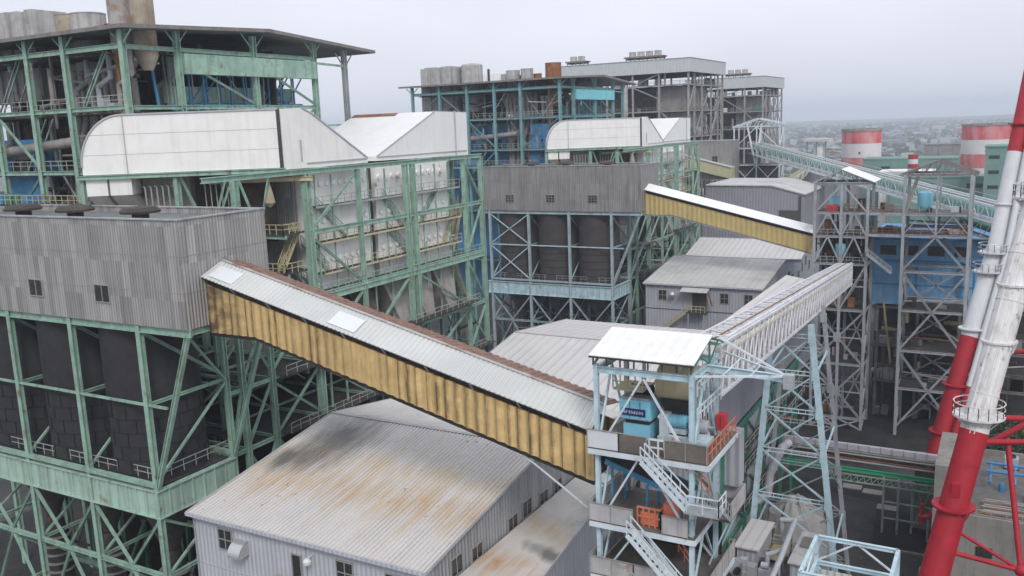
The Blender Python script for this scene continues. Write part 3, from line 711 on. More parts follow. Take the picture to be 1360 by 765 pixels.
    for z, a, b in ((33.2, 92, 108), (26.2, 68, 84), (26.2, 84, 112), (32.6, 68, 76)):
        T.part('walkway', MB().box(X-0.2, a, z-0.08, X+1.6, b, z), GRATING)
        T.part('walkway_rail', MB().rail([(X+1.6,a,z), (X+1.6,b,z)], 1.1, 0.03, 1.5), GREYRAIL)
    # end face: small platforms with railings and a recessed wall
    T.part('end_wall', MB().box(-86, 76.6, 30, -71.5, 77.0, 53), CLAD)
    for z in (47.2, 42.9):
        T.part('end_platform', MB().box(-75.5, 71.6, z-0.1, -68.6, 75.6, z), GRATING)
        T.part('end_platform_rail', MB().rail([(-75.5,71.6,z), (-68.7,71.6,z), (-68.7,74.4,z)], 1.1, 0.035, 1.0), YRAIL)
        T.beam('end_beam', (-90,71.9,z-0.3), (-68.6,71.9,z-0.3), 0.3, GREEN, h=0.4)
    T.part('end_stair', MB().stair((-69.5,75,47.2), (-69.5,72,42.9), 0.8, (-1,0,0)), YRAIL)
    T.part('monorail_beam', MB().beam((-77,69.5,53.1), (-66.9,75.0,53.1), 0.3, 0.45, 'H'), CREAM)
    hp = MB(); hp.lathe((-70.5,71.8,50.2), [(0.15,0), (0.65,0.5), (0.45,1.6), (0.2,2.6)], 12); T.part('hoist', hp, CREAM)
    rnd = random.Random(5+u)
    for k in range(30):
        y = rnd.uniform(62, 112); z = rnd.uniform(8, 38); x = rnd.uniform(-86, -70); L = rnd.uniform(3, 12)
        d = rnd.choice(((0,1,0), (0,1,0), (0,0,1), (1,0,0)))
        T.tube('pipe', (x,y,z), (x+d[0]*L*0.4, y+d[1]*L, z+d[2]*L*0.6), rnd.uniform(0.1, 0.3), rnd.choice((PIPEGREY, DARK, GREYSTEEL, DARKBROWN)), 8)
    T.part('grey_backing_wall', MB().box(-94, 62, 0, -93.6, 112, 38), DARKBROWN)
    for z in (32.1, 25.6, 18.2): T.part('lower_floor', MB().box(-92, 66, z-0.4, -69.5, 112, z-0.25), GRATING)

def duct(u, off):
    first = u == 0
    T = Thing('flue_duct', 'big white flue duct with rounded end and green bottom beam, above the front bunker house' if first else 'smaller-looking white flue duct with rounded end above the dull grey bunker house', 'flue duct', (-77, 67, 50), off, 'white flue ducts')
    A = Vector((-86.2, 60.9, 0)); B = Vector((-68.4, 72.1, 0)); d = (B-A); L = d.length; d.normalize(); nb = Vector((-d.y, d.x, 0))
    z0, z1 = 54.45, 60.65; rx, rz = 4.6, 5.4
    pts = [(0.0, z0)]
    for i in range(0, 13):
        a = math.pi/2*i/12; pts.append((rx-rx*math.cos(a), z1-rz+rz*math.sin(a)-0.15*0))
    pts.append((L, z1)); pts.append((L, z0))
    P = lambda s, z, o=0: tuple(A+d*s-nb*o+Vector((0,0,z)))
    body = T.part('duct_body', MB().prism([P(s, z) for s, z in pts], nb*4.5), DUCTWHITE)
    sm = MB()
    for z in (56.5, 58.6): sm.beam(P(0.1, z, 0.0), P(L, z, 0.0), 0.03, 0.05)
    T.part('panel_seams', sm, LTSEAM, body)
    T.part('end_seam', MB().beam(P(4.7, z0, 0.02), P(4.7, z1, 0.02), 0.1, 0.06), LTSEAM, body)
    rb = MB(); prev = None
    for s, z in pts[1:-1]:
        q = P(s, z, 0.05); 
        if prev: rb.beam(prev, q, 0.16)
        prev = q
    T.part('edge_trim', rb, LTSEAM, body)
    T.part('expansion_joint', MB().beam(P(L-0.1, z0, 0.03), P(L-0.1, z1+0.03, 0.03), 0.34, 0.2), SEAM, body)
    xq = -68.35
    face = [(xq,72.3,54.2), (xq,72.3,60.62), (xq,75.6,60.75), (xq,77.2,60.1), (xq,86.6,54.75), (xq,86.6,54.2)]
    hood = T.part('tapered_hood', MB().prism(face, (-13,0,0)), DUCTWHITE)
    tr = MB(); tr.beam((xq+0.05,75.6,60.78), (xq+0.05,77.2,60.12), 0.12); tr.beam((xq+0.05,77.2,60.12), (xq+0.05,86.6,54.78), 0.12, 0.16)
    T.part('hood_edge', tr, LTSEAM, hood)
    for yy, zz in ((77.0, 54.75), (87.2, 54.75)): pass
    T.part('hood_flange', MB().beam((xq+0.08,75.8,54.75), (xq+0.08,86.4,54.75), 0.12, 0.1), LTSEAM, hood)
    sl_ = MB(); sl_.beam((xq+0.08,75.0,55.0), (xq+0.08,75.0,57.3), 0.12, 0.16); T.part('hood_bracket', sl_, LTSEAM, hood)
    # riser panels and hopper under the rounded end
    for a, b in ((0.15, 2.35), (2.6, 4.9)):
        T.part('riser_panel', MB().prism([P(a,52.2,-0.1), P(b,52.2,-0.1), P(b,54.05,-0.1), P(a,54.05,-0.1)], nb*4), DUCTWHITE)
    h = MB(); q0 = [P(0.15,52.15,-0.15), P(4.9,52.15,-0.15), tuple(Vector(P(4.9,52.15,-0.15))+nb*4), tuple(Vector(P(0.15,52.15,-0.15))+nb*4)]
    q1 = [P(3.2,47,-2.2), P(7.2,47,-2.2), tuple(Vector(P(7.2,47,-2.2))+nb*2), tuple(Vector(P(3.2,47,-2.2))+nb*2)]
    h.add(q0+q1, [(0,1,5,4), (1,2,6,5), (2,3,7,6), (3,0,4,7), (4,5,6,7), (0,3,2,1)]); T.part('hopper', h, PIPEGREY)
    T.beam('hopper_seam', P(2.5,52.2,0.0), P(5.0,47.4,-2.05), 0.22, SEAM)
    T.part('rear_duct', MB().prism([P(5.2,47,-2.6), P(10.3,47,-2.6), P(10.3,54,-2.6), P(5.2,54,-2.6)], nb*2), PIPEGREY)
    pv = MB()
    for k in range(6):
        s = 6.0+k*0.62; pv.path([P(s-0.3,53.0,-1.0), P(s,52.9,-0.8), P(s+0.1,47,-0.8)], 0.09, 6)
    for k in range(6):
        s = 12.0+k*0.6; pv.path([P(s,53.6,-2.0), P(s+0.05,47,-2.0)], 0.07, 6)
    T.part('vent_pipes', pv, GREYRAIL)
    T.beam('support_beam', P(-0.6,54.18,0.15), P(L+0.3,54.18,0.15), 0.4, GREEN, h=0.45, kind='H')
    for s in (-0.2, 9.6, 15.6): T.beam('support_column', P(s,42,-0.3), P(s,54,-0.3), 0.7 if s > 14 else 0.55, GREEN, kind='H')
    for s0, s1, zz in ((10.0,12.6,47.5), (12.6,14.8,53.6), (12.5,10.2,53.5), (15.6,12.8,47), (15.9,17.9,47.6), (17.8,19.4,53.7)):
        T.beam('support_brace', P(s0,53.9 if zz < 50 else 47,-0.35), P(s1,zz,-0.35), 0.3, GREEN, kind='H')
    T.part('dark_inner_wall', MB().prism([P(9.8,46,-4.2), P(19,46,-4.2), P(19,54.1,-4.2), P(9.8,54.1,-4.2)], nb*0.3), DARKBROWN)
    # second hood, mirrored, farther along
    W = Thing('flue_hood', 'rust-edged white wedge-shaped flue hood with bright sloping side, right of the big duct' if first else 'small white wedge-shaped flue hood with a bright triangular slope, above green framework', 'flue duct', (-76, 102, 54), off, 'white flue hoods')
    xw = -70.4
    f = [(xw,91.0,54.2), (xw,91.0,54.75), (xw,104.6,60.3), (xw,112.9,60.1), (xw,112.9,54.0)]
    hb = W.part('hood_body', MB().prism(f, (-14,0,0)), HOODWHITE)
    if first: W.part('rust_patch', MB().prism([(-76.5,103.6,59.98), (-84.3,103.6,59.98), (-84.3,104.5,60.32), (-76.5,104.5,60.32)], (0,0,0.02)), RUST, hb)
    W.part('end_joint', MB().beam((xw+0.05,109.6,54.2), (xw+0.05,109.6,60.35), 0.16, 0.2), LTSEAM, hb)
    W.part('hood_trim', MB().beam((xw+0.04,91.0,54.8), (xw+0.04,104.6,60.32), 0.1), LTSEAM, hb)
    W.part('hood_flange', MB().beam((xw+0.08,91.2,54.7), (xw+0.08,112.5,54.65), 0.12, 0.1), LTSEAM, hb)
    W.part('ridge_strip', MB().beam((xw-0.1,104.4,60.36), (xw-0.1,113,60.16), 0.25, 0.06), LTSEAM, hb)

def boiler(u, off):
    first = u == 0
    st = GREEN if first else TEAL; bl = BLUE if first else BLUE
    T = Thing('boiler_house', 'tall open boiler house with green steelwork and dark roof, upper left' if first else 'open boiler house with teal steelwork and blue casing, behind the dull bunker house', 'boiler house', (-106, 88, 0), off, 'open boiler houses')
    x1, x0 = -84.2, -129.5; y0, yr, y1 = 66.1, 88.3, 110.7
    ze, zr, zb = 69.9, 70.9, 69.4
    r = MB()
    T.part('front_roof', MB().prism([(x0,y0,ze), (x1,y0,ze), (x1,yr,zr), (x0,yr,zr)], (0,0,0.35)), ROOFDK)
    T.part('rear_roof', MB().prism([(x0,yr+0.01,zr), (x1,yr+0.01,zr), (x1-0.5,y1,zb), (x0,y1,zb)], (0,0,0.35)), ROOFDK)
    T.beam('roof_edge', (x0,y0-0.05,ze+0.2), (x1+0.05,y0-0.05,ze+0.2), 0.12, BROWNSTEEL, h=0.42)
    T.beam('roof_edge', (x1+0.05,y0,ze+0.2), (x1+0.05,yr,zr+0.2), 0.12, BROWNSTEEL, h=0.42); T.beam('roof_edge', (x1+0.05,yr,zr+0.2), (x1-0.45,y1,zb+0.2), 0.12, BROWNSTEEL, h=0.42)
    fx = [-85.9, -96.0, -103.0, -110.5, -118.3, -126.3]; yf = 67.3; ry = [67.3, 75.0, 87.2, 98.6]
    zs = [28, 40, 47.5, 54.4, 61.6, 68.2]
    for x in fx: T.beam('column', (x,yf,0), (x,yf,ze), 0.75, st, kind='H')
    for y in ry[1:]:
        T.beam('column', (-86.2,y,0), (-86.2,y,zr-0.4), 0.8, st, kind='H')
    T.beam('canopy_column', (-86.2,105.2,0), (-86.2,105.2,zb+0.3), 0.65, GREYSTEEL if first else st, kind='H')
    for x in fx[1:]:
        for y in ry[1:]: T.beam('inner_column', (x,y,0), (x,y,zr-0.6), 0.7, st if x > -100 else BROWNSTEEL, kind='H')
    for z in zs:
        T.beam('beam', (fx[-1],yf,z), (fx[0],yf,z), 0.45, st, h=0.7 if z == 68.2 else 0.6, kind='H')
        T.beam('beam', (-86.2,yf,z-0.05), (-86.2,98.6,z-0.05), 0.45, st, h=0.6, kind='H')
        for y in ry[1:]: T.beam('inner_beam', (fx[-1],y,z+0.05), (fx[0],y,z+0.05), 0.35, BROWNSTEEL if z < 60 else st, h=0.5, kind='H')
        for x in fx[1:]: T.beam('inner_beam', (x,yf,z-0.1), (x,98.6,z-0.1), 0.35, BROWNSTEEL, h=0.5, kind='H')
    T.beam('beam', (-86.2,98.6,67.6), (-86.2,105.2,67.4), 0.3, st, h=0.35); T.beam('beam', (-86.2,98.6,59.0), (-86.2,105.2,59.0), 0.2, st, h=0.25)
    for x in fx:                                        # knee braces under the roof
        for sx in (-1, 1): T.beam('knee_brace', (x,yf,68.3), (x+sx*1.7,yf,ze-0.1), 0.2, st)
    for y in ry[1:]+[105.2]:
        zz = zr if y < 100 else zb
        for sy in (-1, 1): T.beam('knee_brace', (-86.2,y,zz-2.3), (-86.2,y+sy*1.9,zz-0.2), 0.2, st)
    for (a, b, za, zb_) in ((75,87.2,67.2,61.8), (87.2,75,61.6,54.6), (87.2,98.6,67.2,61.8), (98.6,87.2,61.6,54.6)):
        T.beam('brace', (-86.2,a,za), (-86.2,b,zb_), 0.36, st, kind='H')
    for (a, b, za, zb_) in ((-85.9,-96,61.6,54.6), (-96,-103,40,47), (-110.5,-103,61.4,54.8), (-118.3,-126.3,67.9,61.9), (-118.3,-110.5,67.9,61.9), (-103,-110.5,54.2,47.8)):
        T.beam('brace', (a,yf,za), (b,yf,zb_), 0.34, st, kind='H')
    gm = GREEN if first else TURQ
    T.part('box_girder', MB().box(-86.6,75.5,65.4,-85.6,98.4,67.75), gm)
    T.part('box_girder', MB().box(-90.6,76,62.2,-89.6,98,64.2), gm if first else DKGREEN)
    # furnace casing in the middle
    f = MB().box(-120,79.5 if first else 73.5,18,-89.5,97.5,60.6); T.part('furnace_casing', f, bl)
    T.part('furnace_front', MB().box(-95.4,70.4,47,-90.2,73.4,60.2), bl); T.part('furnace_front', MB().box(-116,70.9,44,-109,73.4,58.5), bl)
    rim = MB()
    for i in range(14): rim.beam((-88.6,76+i*1.65,60.4), (-88.6,76+i*1.65,61.9), 0.5, 0.3)
    rim.beam((-88.7,75.3,60.2), (-88.7,98.3,60.2), 0.5, 0.5); rim.beam((-88.7,75.3,62.0), (-88.7,98.3,62.0), 0.35, 0.18)
    T.part('casing_crown', rim, bl)
    for i in range(20): T.beam('hanger_rod', (-88.4-(i % 2)*0.7, 76+i*1.12, 60.5), (-88.4-(i % 2)*0.7, 76+i*1.12, 65.6), 0.16, bl if i % 3 else GREYSTEEL)
    rnd = random.Random(3+u)
    for z in zs: T.part('floor', MB().box(-126,69.5 if z > 48 else 68,z-0.55,-88.2,98.4,z-0.43), GRATING)
    for z in (47.5, 54.4, 61.6, 40): T.part('floor_rail', MB().rail([(-126,yf+0.4,z+0.3), (-86.5,yf+0.4,z+0.3)], 1.1, 0.035, 1.5), GREYRAIL if z > 50 else YRAIL)
    # pipes: bunches that drop from the roof silencers, then random runs
    for (xa, k) in ((-96.5, 4), (-91.5, 3), (-101.0, 4)):
        for i in range(k):
            x = xa+i*0.9-1; sway = rnd.uniform(-1.5, 1.5)
            p = MB().path([(x,71.5+0.3*i,66.5), (x+0.2,71.5+0.3*i,60.5), (x+sway*0.7,71+0.2*i,57), (x+sway,71,50), (x+sway,71,44)], 0.42, 10)
            T.part('steam_pipe', p, PIPEGREY, smooth=True)
    T.tube('steam_pipe', (-89.8,69.6,68), (-89.8,69.6,54.6), 0.28, RUST)
    T.part('header_pipe', MB().path([(-128,69,55.6), (-118,68.9,56.2), (-112,68.8,57.0), (-98,68.8,58.0)], 0.62, 12), PIPEGREY, smooth=True)
    for k in range(60):
        x = rnd.uniform(-126, -88); y = rnd.uniform(68.5, 73); z = rnd.choice(zs[1:-1])+rnd.uniform(0.3, 5.5); L = rnd.uniform(2, 9)
        d = rnd.choice(((1,0,0), (0,0,1), (0,0,-1), (1,0,0.3)))
        T.tube('pipe', (x,y,z), (min(-87,x+d[0]*L), y, z+d[2]*L*0.5), rnd.uniform(0.08, 0.3), rnd.choice((PIPEGREY, BROWNSTEEL, DARK, st, BROWNSTEEL, PIPEGREY)), 8)
    for k in range(34):
        x = rnd.uniform(-126, -89); y = rnd.uniform(69, 73); z = rnd.choice(zs[:-1]); s_ = rnd.uniform(0.5, 1.6)
        T.part('equipment_box', MB().box(x,y,z,x+s_*1.4,y+s_,z+s_*rnd.uniform(0.8, 2)), rnd.choice((DARK, GREYSTEEL, st, DARKBROWN, MACHGREY)))
    for k in range(16):
        x = rnd.uniform(-124, -90); z = rnd.choice(zs[1:-1]); T.beam('inner_brace', (x,68.8,z), (x+rnd.choice((-5,5)),68.8,z+6.4), 0.22, rnd.choice((st, BROWNSTEEL, GREYSTEEL)))
    for k in range(12):
        y = rnd.uniform(76, 96); z = rnd.choice((61.6, 54.4)); T.beam('inner_brace', (-88.9,y,z), (-88.9,y+rnd.choice((-5,5)),z+5.8), 0.2, rnd.choice((st, bl)))
    for k in range(10): T.tube('pipe', (-87.6,76+k*2.1,47), (-87.6,76+k*2.1,60), 0.18, rnd.choice((PIPEGREY, st, bl)), 8)
    T.part('dark_backing', MB().box(-126.2,79,40,-97,79.2,68.4), DARK); T.part('dark_backing', MB().box(-98.2,74.5,58,-98,97.5,69.3), DARK)  # added dark sheets, standing in for the shaded depth of the bays
    T.part('dark_backing', MB().box(-126.2,92,20,-87.5,92.3,69), DARK) if first else None  # deeper dark sheet, shade as colour behind the nearer bays
    for k in range(70):                              # denser steel and small pipework inside the open bays
        x = rnd.uniform(-127, -87.2); y = rnd.uniform(68.2, 77); z = rnd.choice(zs[1:-1]); q = rnd.random()
        mm = rnd.choice((PIPEGREY, BROWNSTEEL, BROWNSTEEL, st, DARK, GREYSTEEL))
        if q < 0.5: T.beam('secondary_post', (x,y,z-0.4), (x,y,z+rnd.choice((3.2, 6.6))), rnd.uniform(0.12, 0.3), mm)
        elif q < 0.8: T.beam('secondary_beam', (x,y,z+rnd.uniform(1, 6)), (min(-86.8, x+rnd.uniform(3, 9)),y,z+rnd.uniform(1, 6) if q > .72 else z+3.3), rnd.uniform(0.12, 0.28), mm)
        else: T.part('ducting', MB().path([(x,y,z), (x,y,z+2.6), (min(-87, x+2.4),y,z+3.6), (min(-87, x+2.4),y,z+6.4)], rnd.uniform(0.2, 0.5), 8), rnd.choice((PIPEGREY, GREYSTEEL, DARKBROWN)), smooth=True)
    for k in range(20):
        y = rnd.uniform(70, 98); z = rnd.choice(zs[2:-1]); T.beam('secondary_post', (-87.2-rnd.random()*2,y,z), (-87.2-rnd.random()*2,y,z+6.6), rnd.uniform(0.12, 0.26), rnd.choice((BROWNSTEEL, st, bl)))
    T.part('low_platform', MB().box(-128,63.5,50.7,-88.5,67,50.85), GRATING)
    T.part('low_platform_rail', MB().rail([(-128,63.6,50.9), (-90,63.6,50.9)], 1.15, 0.035, 1.1), YRAIL if first else GREYRAIL)
    T.beam('low_platform_beam', (-128,63.5,50.5), (-88.5,63.5,50.5), 0.3, st, h=0.45)
    if first:
        for k in range(7): T.part('valve_box', MB().box(-103-k*1.6,64.3,50.9,-102-k*1.6,65.3,51.9+0.2*(k % 2)), DKGREEN if k % 3 else BLUE)
    # silencers and stacks standing through the roof
    def vent(x, y, rr, za, zb2, m, n=20):
        vb = MB(); vb.lathe((x,y,za), [(rr*0.45,-1.6), (rr,0), (rr,zb2-za-0.12), (rr+0.06,zb2-za-0.12), (rr+0.06,zb2-za), (rr-0.12,zb2-za), (rr-0.12,zb2-za-0.5)], n)
        T.part('roof_silencer', vb, m, smooth=True)
    if first:
        vent(-91.3, 72.0, 1.55, 67.4, 76.4, RUSTYTIN); vent(-87.8, 72.0, 1.3, 67.4, 75.2, RUST2)
        vent(-101.4, 75, 2.05, 63.5, 73.6, CONCRETEG); vent(-105.1, 75, 1.6, 64.5, 73.8, RUST2); vent(-98.3, 76.5, 1.3, 64.5, 72.2, RUST)
    else:
        vent(-91.2, 75, 1.9, 65.5, 74.0, RUST); vent(-98.2, 75, 1.5, 65, 73.1, CONCRETEG); vent(-102.0, 75, 1.65, 65, 72.9, CONCRETEG); vent(-104.6, 76, 1.1, 66, 72.2, CONCRETEG); vent(-96.2, 76.6, 1.0, 66, 71.9, RUST); vent(-100.3, 77, 0.9, 66, 71.8, RUST)
        T.part('roof_parapet', MB().box(-111,76,70.4,-103.8,76.3,72.5), CASING)
        T.tube('flue_pipe', (-108.2,74,70), (-108.2,74,73.6), 0.3, DARKBROWN)
    sb = MB()
    for k in range(11 if first else 7): sb.box(-128.2+k*1.55, 74-(k % 2)*0.35, 63.6, -126.7+k*1.55, 79, 75.0-(0.25 if k % 3 == 0 else 0)-(-0.0))
    T.part('roof_tank', sb, CONCRETEG)
    if not first: T.part('roof_tank', MB().lathe((-114.4,76.4,63.6), [(2.7,0), (2.7,11.3), (2.4,11.6), (0.3,11.9)], 26), CONCRETEG, smooth=True)

for u, off in ((0, (0,0,0)), (1, U2)):
    silo_bay(u, off); gallery(u, off); precipitator(u, off); duct(u, off); boiler(u, off)
# ------------------------------------------------------------------ sheds between the units
def shed(name, label, x0, x1, yf, yr, yb, ze, zr, zb, z0, wf, ws, rm, pitch=0.4, dep=0.06, rakes=True, group='gabled metal sheds'):
    T = Thing(name, label, 'shed', (x0, yf, 0), group=group)
    t = 0.2
    walls = T.part('front_wall', MB().box(x0, yf, z0, x1, yf+t, ze-0.12), wf)
    gab = [(yf+t+0.01,z0), (yb-t-0.01,z0), (yb-t-0.01,zb-0.15), (yr,zr-0.13), (yf+t+0.01,ze-0.12)]
    g1 = T.part('gable_wall', MB().prism([(x1,y,z) for y, z in gab], (-t,0,0)), ws)
    T.part('gable_wall', MB().prism([(x0+t,y,z) for y, z in gab], (-t,0,0)), ws)
    T.part('back_wall', MB().box(x0, yb-t, z0, x1, yb, zb-0.15), wf)
    o = 0.45
    sl = (zr-ze)/(yr-yf); sb = (zr-zb)/(yb-yr)
    T.part('front_roof', MB().ribsheet((x0-0.3,yf-o,ze-o*sl), (x1+0.3,yf-o,ze-o*sl), (x1+0.3,yr,zr), (x0-0.3,yr,zr), pitch, dep), rm)
    T.part('rear_roof', MB().ribsheet((x1+0.3,yb+o,zb-o*sb), (x0-0.3,yb+o,zb-o*sb), (x0-0.3,yr+0.02,zr), (x1+0.3,yr+0.02,zr), pitch, dep), rm)
    g = MB(); g.beam((x0-0.35,yf-o-0.08,ze-o*sl-0.08), (x1+0.35,yf-o-0.08,ze-o*sl-0.08), 0.18, 0.3); T.part('gutter', g, WALL1)
    if rakes:
        for x in (x0-0.34, x1+0.34):
            rk = MB(); rk.beam((x,yf-o,ze-o*sl-0.02), (x,yr,zr-0.02), 0.08, 0.26); rk.beam((x,yr,zr-0.02), (x,yb+o,zb-o*sb-0.02), 0.08, 0.26)
            T.part('rake_trim', rk, LTSEAM)
    T.part('ridge_cap', MB().beam((x0-0.3,yr,zr+dep+0.02), (x1+0.3,yr,zr+dep+0.02), 0.4, 0.04), LTSEAM)
    return T, walls, g1
T, fw, gw = shed('warehouse', 'nearest metal warehouse with coal-blackened and rust-streaked roof, under the yellow gallery', -58, -34.6, 47.3, 65.5, 84, 27.5, 30.3, 27.6, 0, WALL1, WALL1B, ROOF1, 0.40, 0.07)
window_on(T, fw, 47.3, (-55.2, 24.75), 1.45, 1.7, 'y-'); window_on(T, fw, 47.3, (-42.75, 24.6), 1.5, 1.75, 'y-'); window_on(T, fw, 47.3, (-38.15, 24.6), 1.5, 1.75, 'y-')
window_on(T, fw, 47.3, (-47.25, 23.6), 0.85, 2.3, 'y-', rows=1, cols=1)
T.part('downpipe', MB().tube((-57.9,47.15,0), (-57.9,47.15,27.2), 0.07, 8), GREYSTEEL)
T.part('wall_seam', MB().box(-58,47.27,22.9,-34.7,47.297,23.0), LTSEAM, fw)
vh = MB()
for i in range(9):
    a0 = math.pi/2*i/9; a1 = math.pi/2*(i+1)/9
    vh.prism([(-53.2,47.29-1.15*math.sin(a0),24.85+1.15*math.cos(a0)), (-51.9,47.29-1.15*math.sin(a0),24.85+1.15*math.cos(a0)), (-51.9,47.29-1.15*math.sin(a1),24.85+1.15*math.cos(a1)), (-53.2,47.29-1.15*math.sin(a1),24.85+1.15*math.cos(a1))], (0,0.03,-0.03))
for x in (-53.2, -51.93): vh.prism([(x,47.29,26.0), (x,47.29,24.85), (x,46.14,24.85)]+[(x,47.29-1.15*math.sin(math.pi/2*(1-i/6)),24.85+1.15*math.cos(math.pi/2*(1-i/6))) for i in range(1,6)], (0.03,0,0))
T.part('vent_hood', vh, SILVER)
lp = MB(); lp.beam((-45.1,47.29,26.3), (-45.1,46.7,26.3), 0.08); lp.lathe((-45.1,46.6,25.85), [(0.3,0), (0.32,0.25), (0.12,0.45)], 12); T.part('wall_lamp', lp, LAMPMAT)
T.part('conduit', MB().beam((-45.8,47.26,20), (-45.8,47.26,27), 0.05), GREYSTEEL)
for yw in (50.4, 61.5, 72.3): window_on(T, gw, -34.6, (yw, 25.2), 1.5, 1.4, 'x+', rows=1, cols=2)
for yw in (53.3, 59.0, 64.6, 67.4): window_on(T, gw, -34.6, (yw, 25.1), 1.5, 1.1, 'x+', rows=1, cols=2)
L = Thing('stair_landing', 'small yellow railed stair landing against the front wall of the nearest warehouse', 'stair', (-48, 46, 20))
L.part('platform', MB().box(-48.4,45.6,23.2,-46.2,47.05,23.3), GRATING); L.part('handrail', MB().rail([(-48.3,45.7,23.3), (-46.2,45.7,23.3), (-46.2,47.0,23.3)], 1.1, 0.03, 0.7), YRAIL)
L.part('stair_flight', MB().stair((-48.4,46.8,23.3), (-52.5,46.8,19), 0.9, (0,-1,0)), YRAIL)
for x in (-48.2, -46.4): L.beam('post', (x,45.75,0), (x,45.75,23.2), 0.14, YRAIL)

A_ = Thing('annex', 'low lean-to with worn rusty roof and burnt black hole, between warehouse and transfer tower', 'shed', (-34.4, 47, 0))
def az(x): return 25.15-(x+34.4)*0.27
P4 = [(-34.35,38), (-28.2,38), (-31.35,74.5), (-34.35,74.5)]
rf = MB().ribsheet((-34.35,38,az(-34.35)), (-34.35,74.5,az(-34.35)), (-31.35,74.5,az(-31.35)), (-28.2,38,az(-28.2)), 0.55, 0.035, 0.08)
rf.v = [p for p in rf.v]
A_.part('roof', rf, ANNEXROOF)
sw = MB(); sw.prism([(-28.35,38,0), (-31.5,74.4,0), (-31.5,74.4,az(-31.5)-0.2), (-28.35,38,az(-28.35)-0.2)], (-0.2,-0.02,0)); A_.part('side_wall', sw, WALL2)
A_.part('end_wall', MB().prism([(-34.3,74.2,0), (-31.7,74.2,0), (-31.7,74.2,az(-31.7)-0.2), (-34.3,74.2,az(-34.3)-0.2)], (0,0.2,0)), WALL2)
A_.part('eave_trim', MB().beam((-28.15,38,az(-28.15)+0.0), (-31.3,74.5,az(-31.3)+0.0), 0.1, 0.22), LTSEAM)

T, fw, gw = shed('warehouse', 'plain pale grey warehouse roof just beyond the yellow gallery, left of the transfer tower', -58.2, -27.5, 84.6, 104, 120, 26.6, 30, 28.4, 0, WALL2, WALL2, ROOF2, 1.3, 0.022)
T, fw, gw = shed('warehouse', 'grey warehouse with outside yellow stair, small windows and wall lamp, below the white-roofed gallery', -62.4, -39.5, 164.3, 182.8, 200, 26.4, 29.1, 26.6, 0, WALL2, WALL2, ROOF3, 0.8, 0.02)
for xw in (-59.6, -47.3, -42.7): window_on(T, fw, 164.3, (xw, 23.1), 1.5, 1.9, 'y-')
for yw, zw in ((168.5, 22.2), (171.5, 23), (177, 22.4), (180, 23.8), (184, 22.8), (186.5, 24.3), (190, 23.2), (192, 21.6), (196, 23)): window_on(T, gw, -39.5, (yw, zw), 1.4, 1.6, 'x+', rows=1)
T.part('wall_lamp', MB().lathe((-56.6,163.6,23.9), [(0.5,0), (0.62,0.5), (0.3,1.0)], 12), SILVER)
T.part('doorway', MB().box(-52.8,164.18,21.4,-50,164.28,25.0), DARKBROWN)
T.part('door_canopy', MB().prism([(-54.6,162.0,25.3), (-49.3,162.0,25.3), (-49.3,164.28,25.9), (-54.6,164.28,25.9)], (0,0,0.12)), ROOF3)
T.part('wall_band', MB().box(-62.4,164.24,21.2,-39.6,164.296,21.35), SEAM, fw)
T.part('rust_brace', MB().beam((-49.4,163.2,25.3), (-48.6,163.2,22.6), 0.25), RUST)
L = Thing('outside_stair', 'yellow-railed stair descending leftwards along the wall of the grey warehouse with small windows', 'stair', (-56, 163, 16))
L.part('landing', MB().box(-53.4,162.1,21.2,-49.6,164.1,21.4), GRATING); L.part('landing_rail', MB().rail([(-53.2,162.2,21.4), (-49.7,162.2,21.4)], 1.2, 0.05, 0.9), YRAIL)
L.part('stair_flight', MB().stair((-53.4,163.6,21.4), (-59.6,163.6,16.2), 1.2, (0,-1,0)), YRAIL)
for x in (-53, -49.9): L.beam('post', (x,162.3,0), (x,162.3,21.2), 0.2, GREEN)
T, fw, gw = shed('warehouse', 'plain grey rear warehouse joined behind the grey warehouse with the yellow stair', -66, -40.2, 200.6, 213, 232, 26.2, 29.1, 25.8, 0, WALL2, WALL2, ROOF2, 1.3, 0.022)
for yw, zw in ((203, 23.2), (207, 24.2), (211, 22.6), (216, 23.8)): window_on(T, gw, -40.2, (yw, zw), 1.6, 2.0, 'x+', rows=1)
S = Thing('machine_hall', 'slate-grey windowless hall with low-pitched roof behind the white-roofed gallery', 'industrial building', (-69, 236, 0))
gp = [(-72,0), (-46.3,0), (-46.3,37.6), (-54.5,39.7), (-72,39.9)]
S.part('end_wall', MB().prism([(x,236,z) for x, z in gp], (0,0.3,0)), WALLDK)
S.part('side_wall', MB().box(-46.6,236.3,0,-46.3,262,37.6), WALLDK)
S.part('roof', MB().prism([(-45.9,235.6,37.6), (-54.4,235.6,39.85), (-54.4,262,39.85), (-45.9,262,37.6)], (0,0,0.3)), ROOF3)
S.part('roof', MB().prism([(-54.42,235.6,39.85), (-72,235.6,40.05), (-72,262,40.05), (-54.42,262,39.85)], (0,0,0.3)), ROOF3)
S.part('loading_opening', MB().box(-52.6,235.9,29.6,-47.3,235.99,33.6), SEAM)
S.part('corner_post', MB().box(-47.6,235.7,28,-47.0,235.98,37.3), SEAM)
S2 = Thing('angular_hall', 'dark slate hall with steep sloping roof line behind the small lattice tower', 'industrial building', (-56, 275, 0))
S2.part('hall_body', MB().prism([(-57.8,275,0), (-44.5,275,0), (-44.5,275,40), (-52.6,275,41.2), (-57.8,275,34.5)], (0,18,0)), WALLDK)

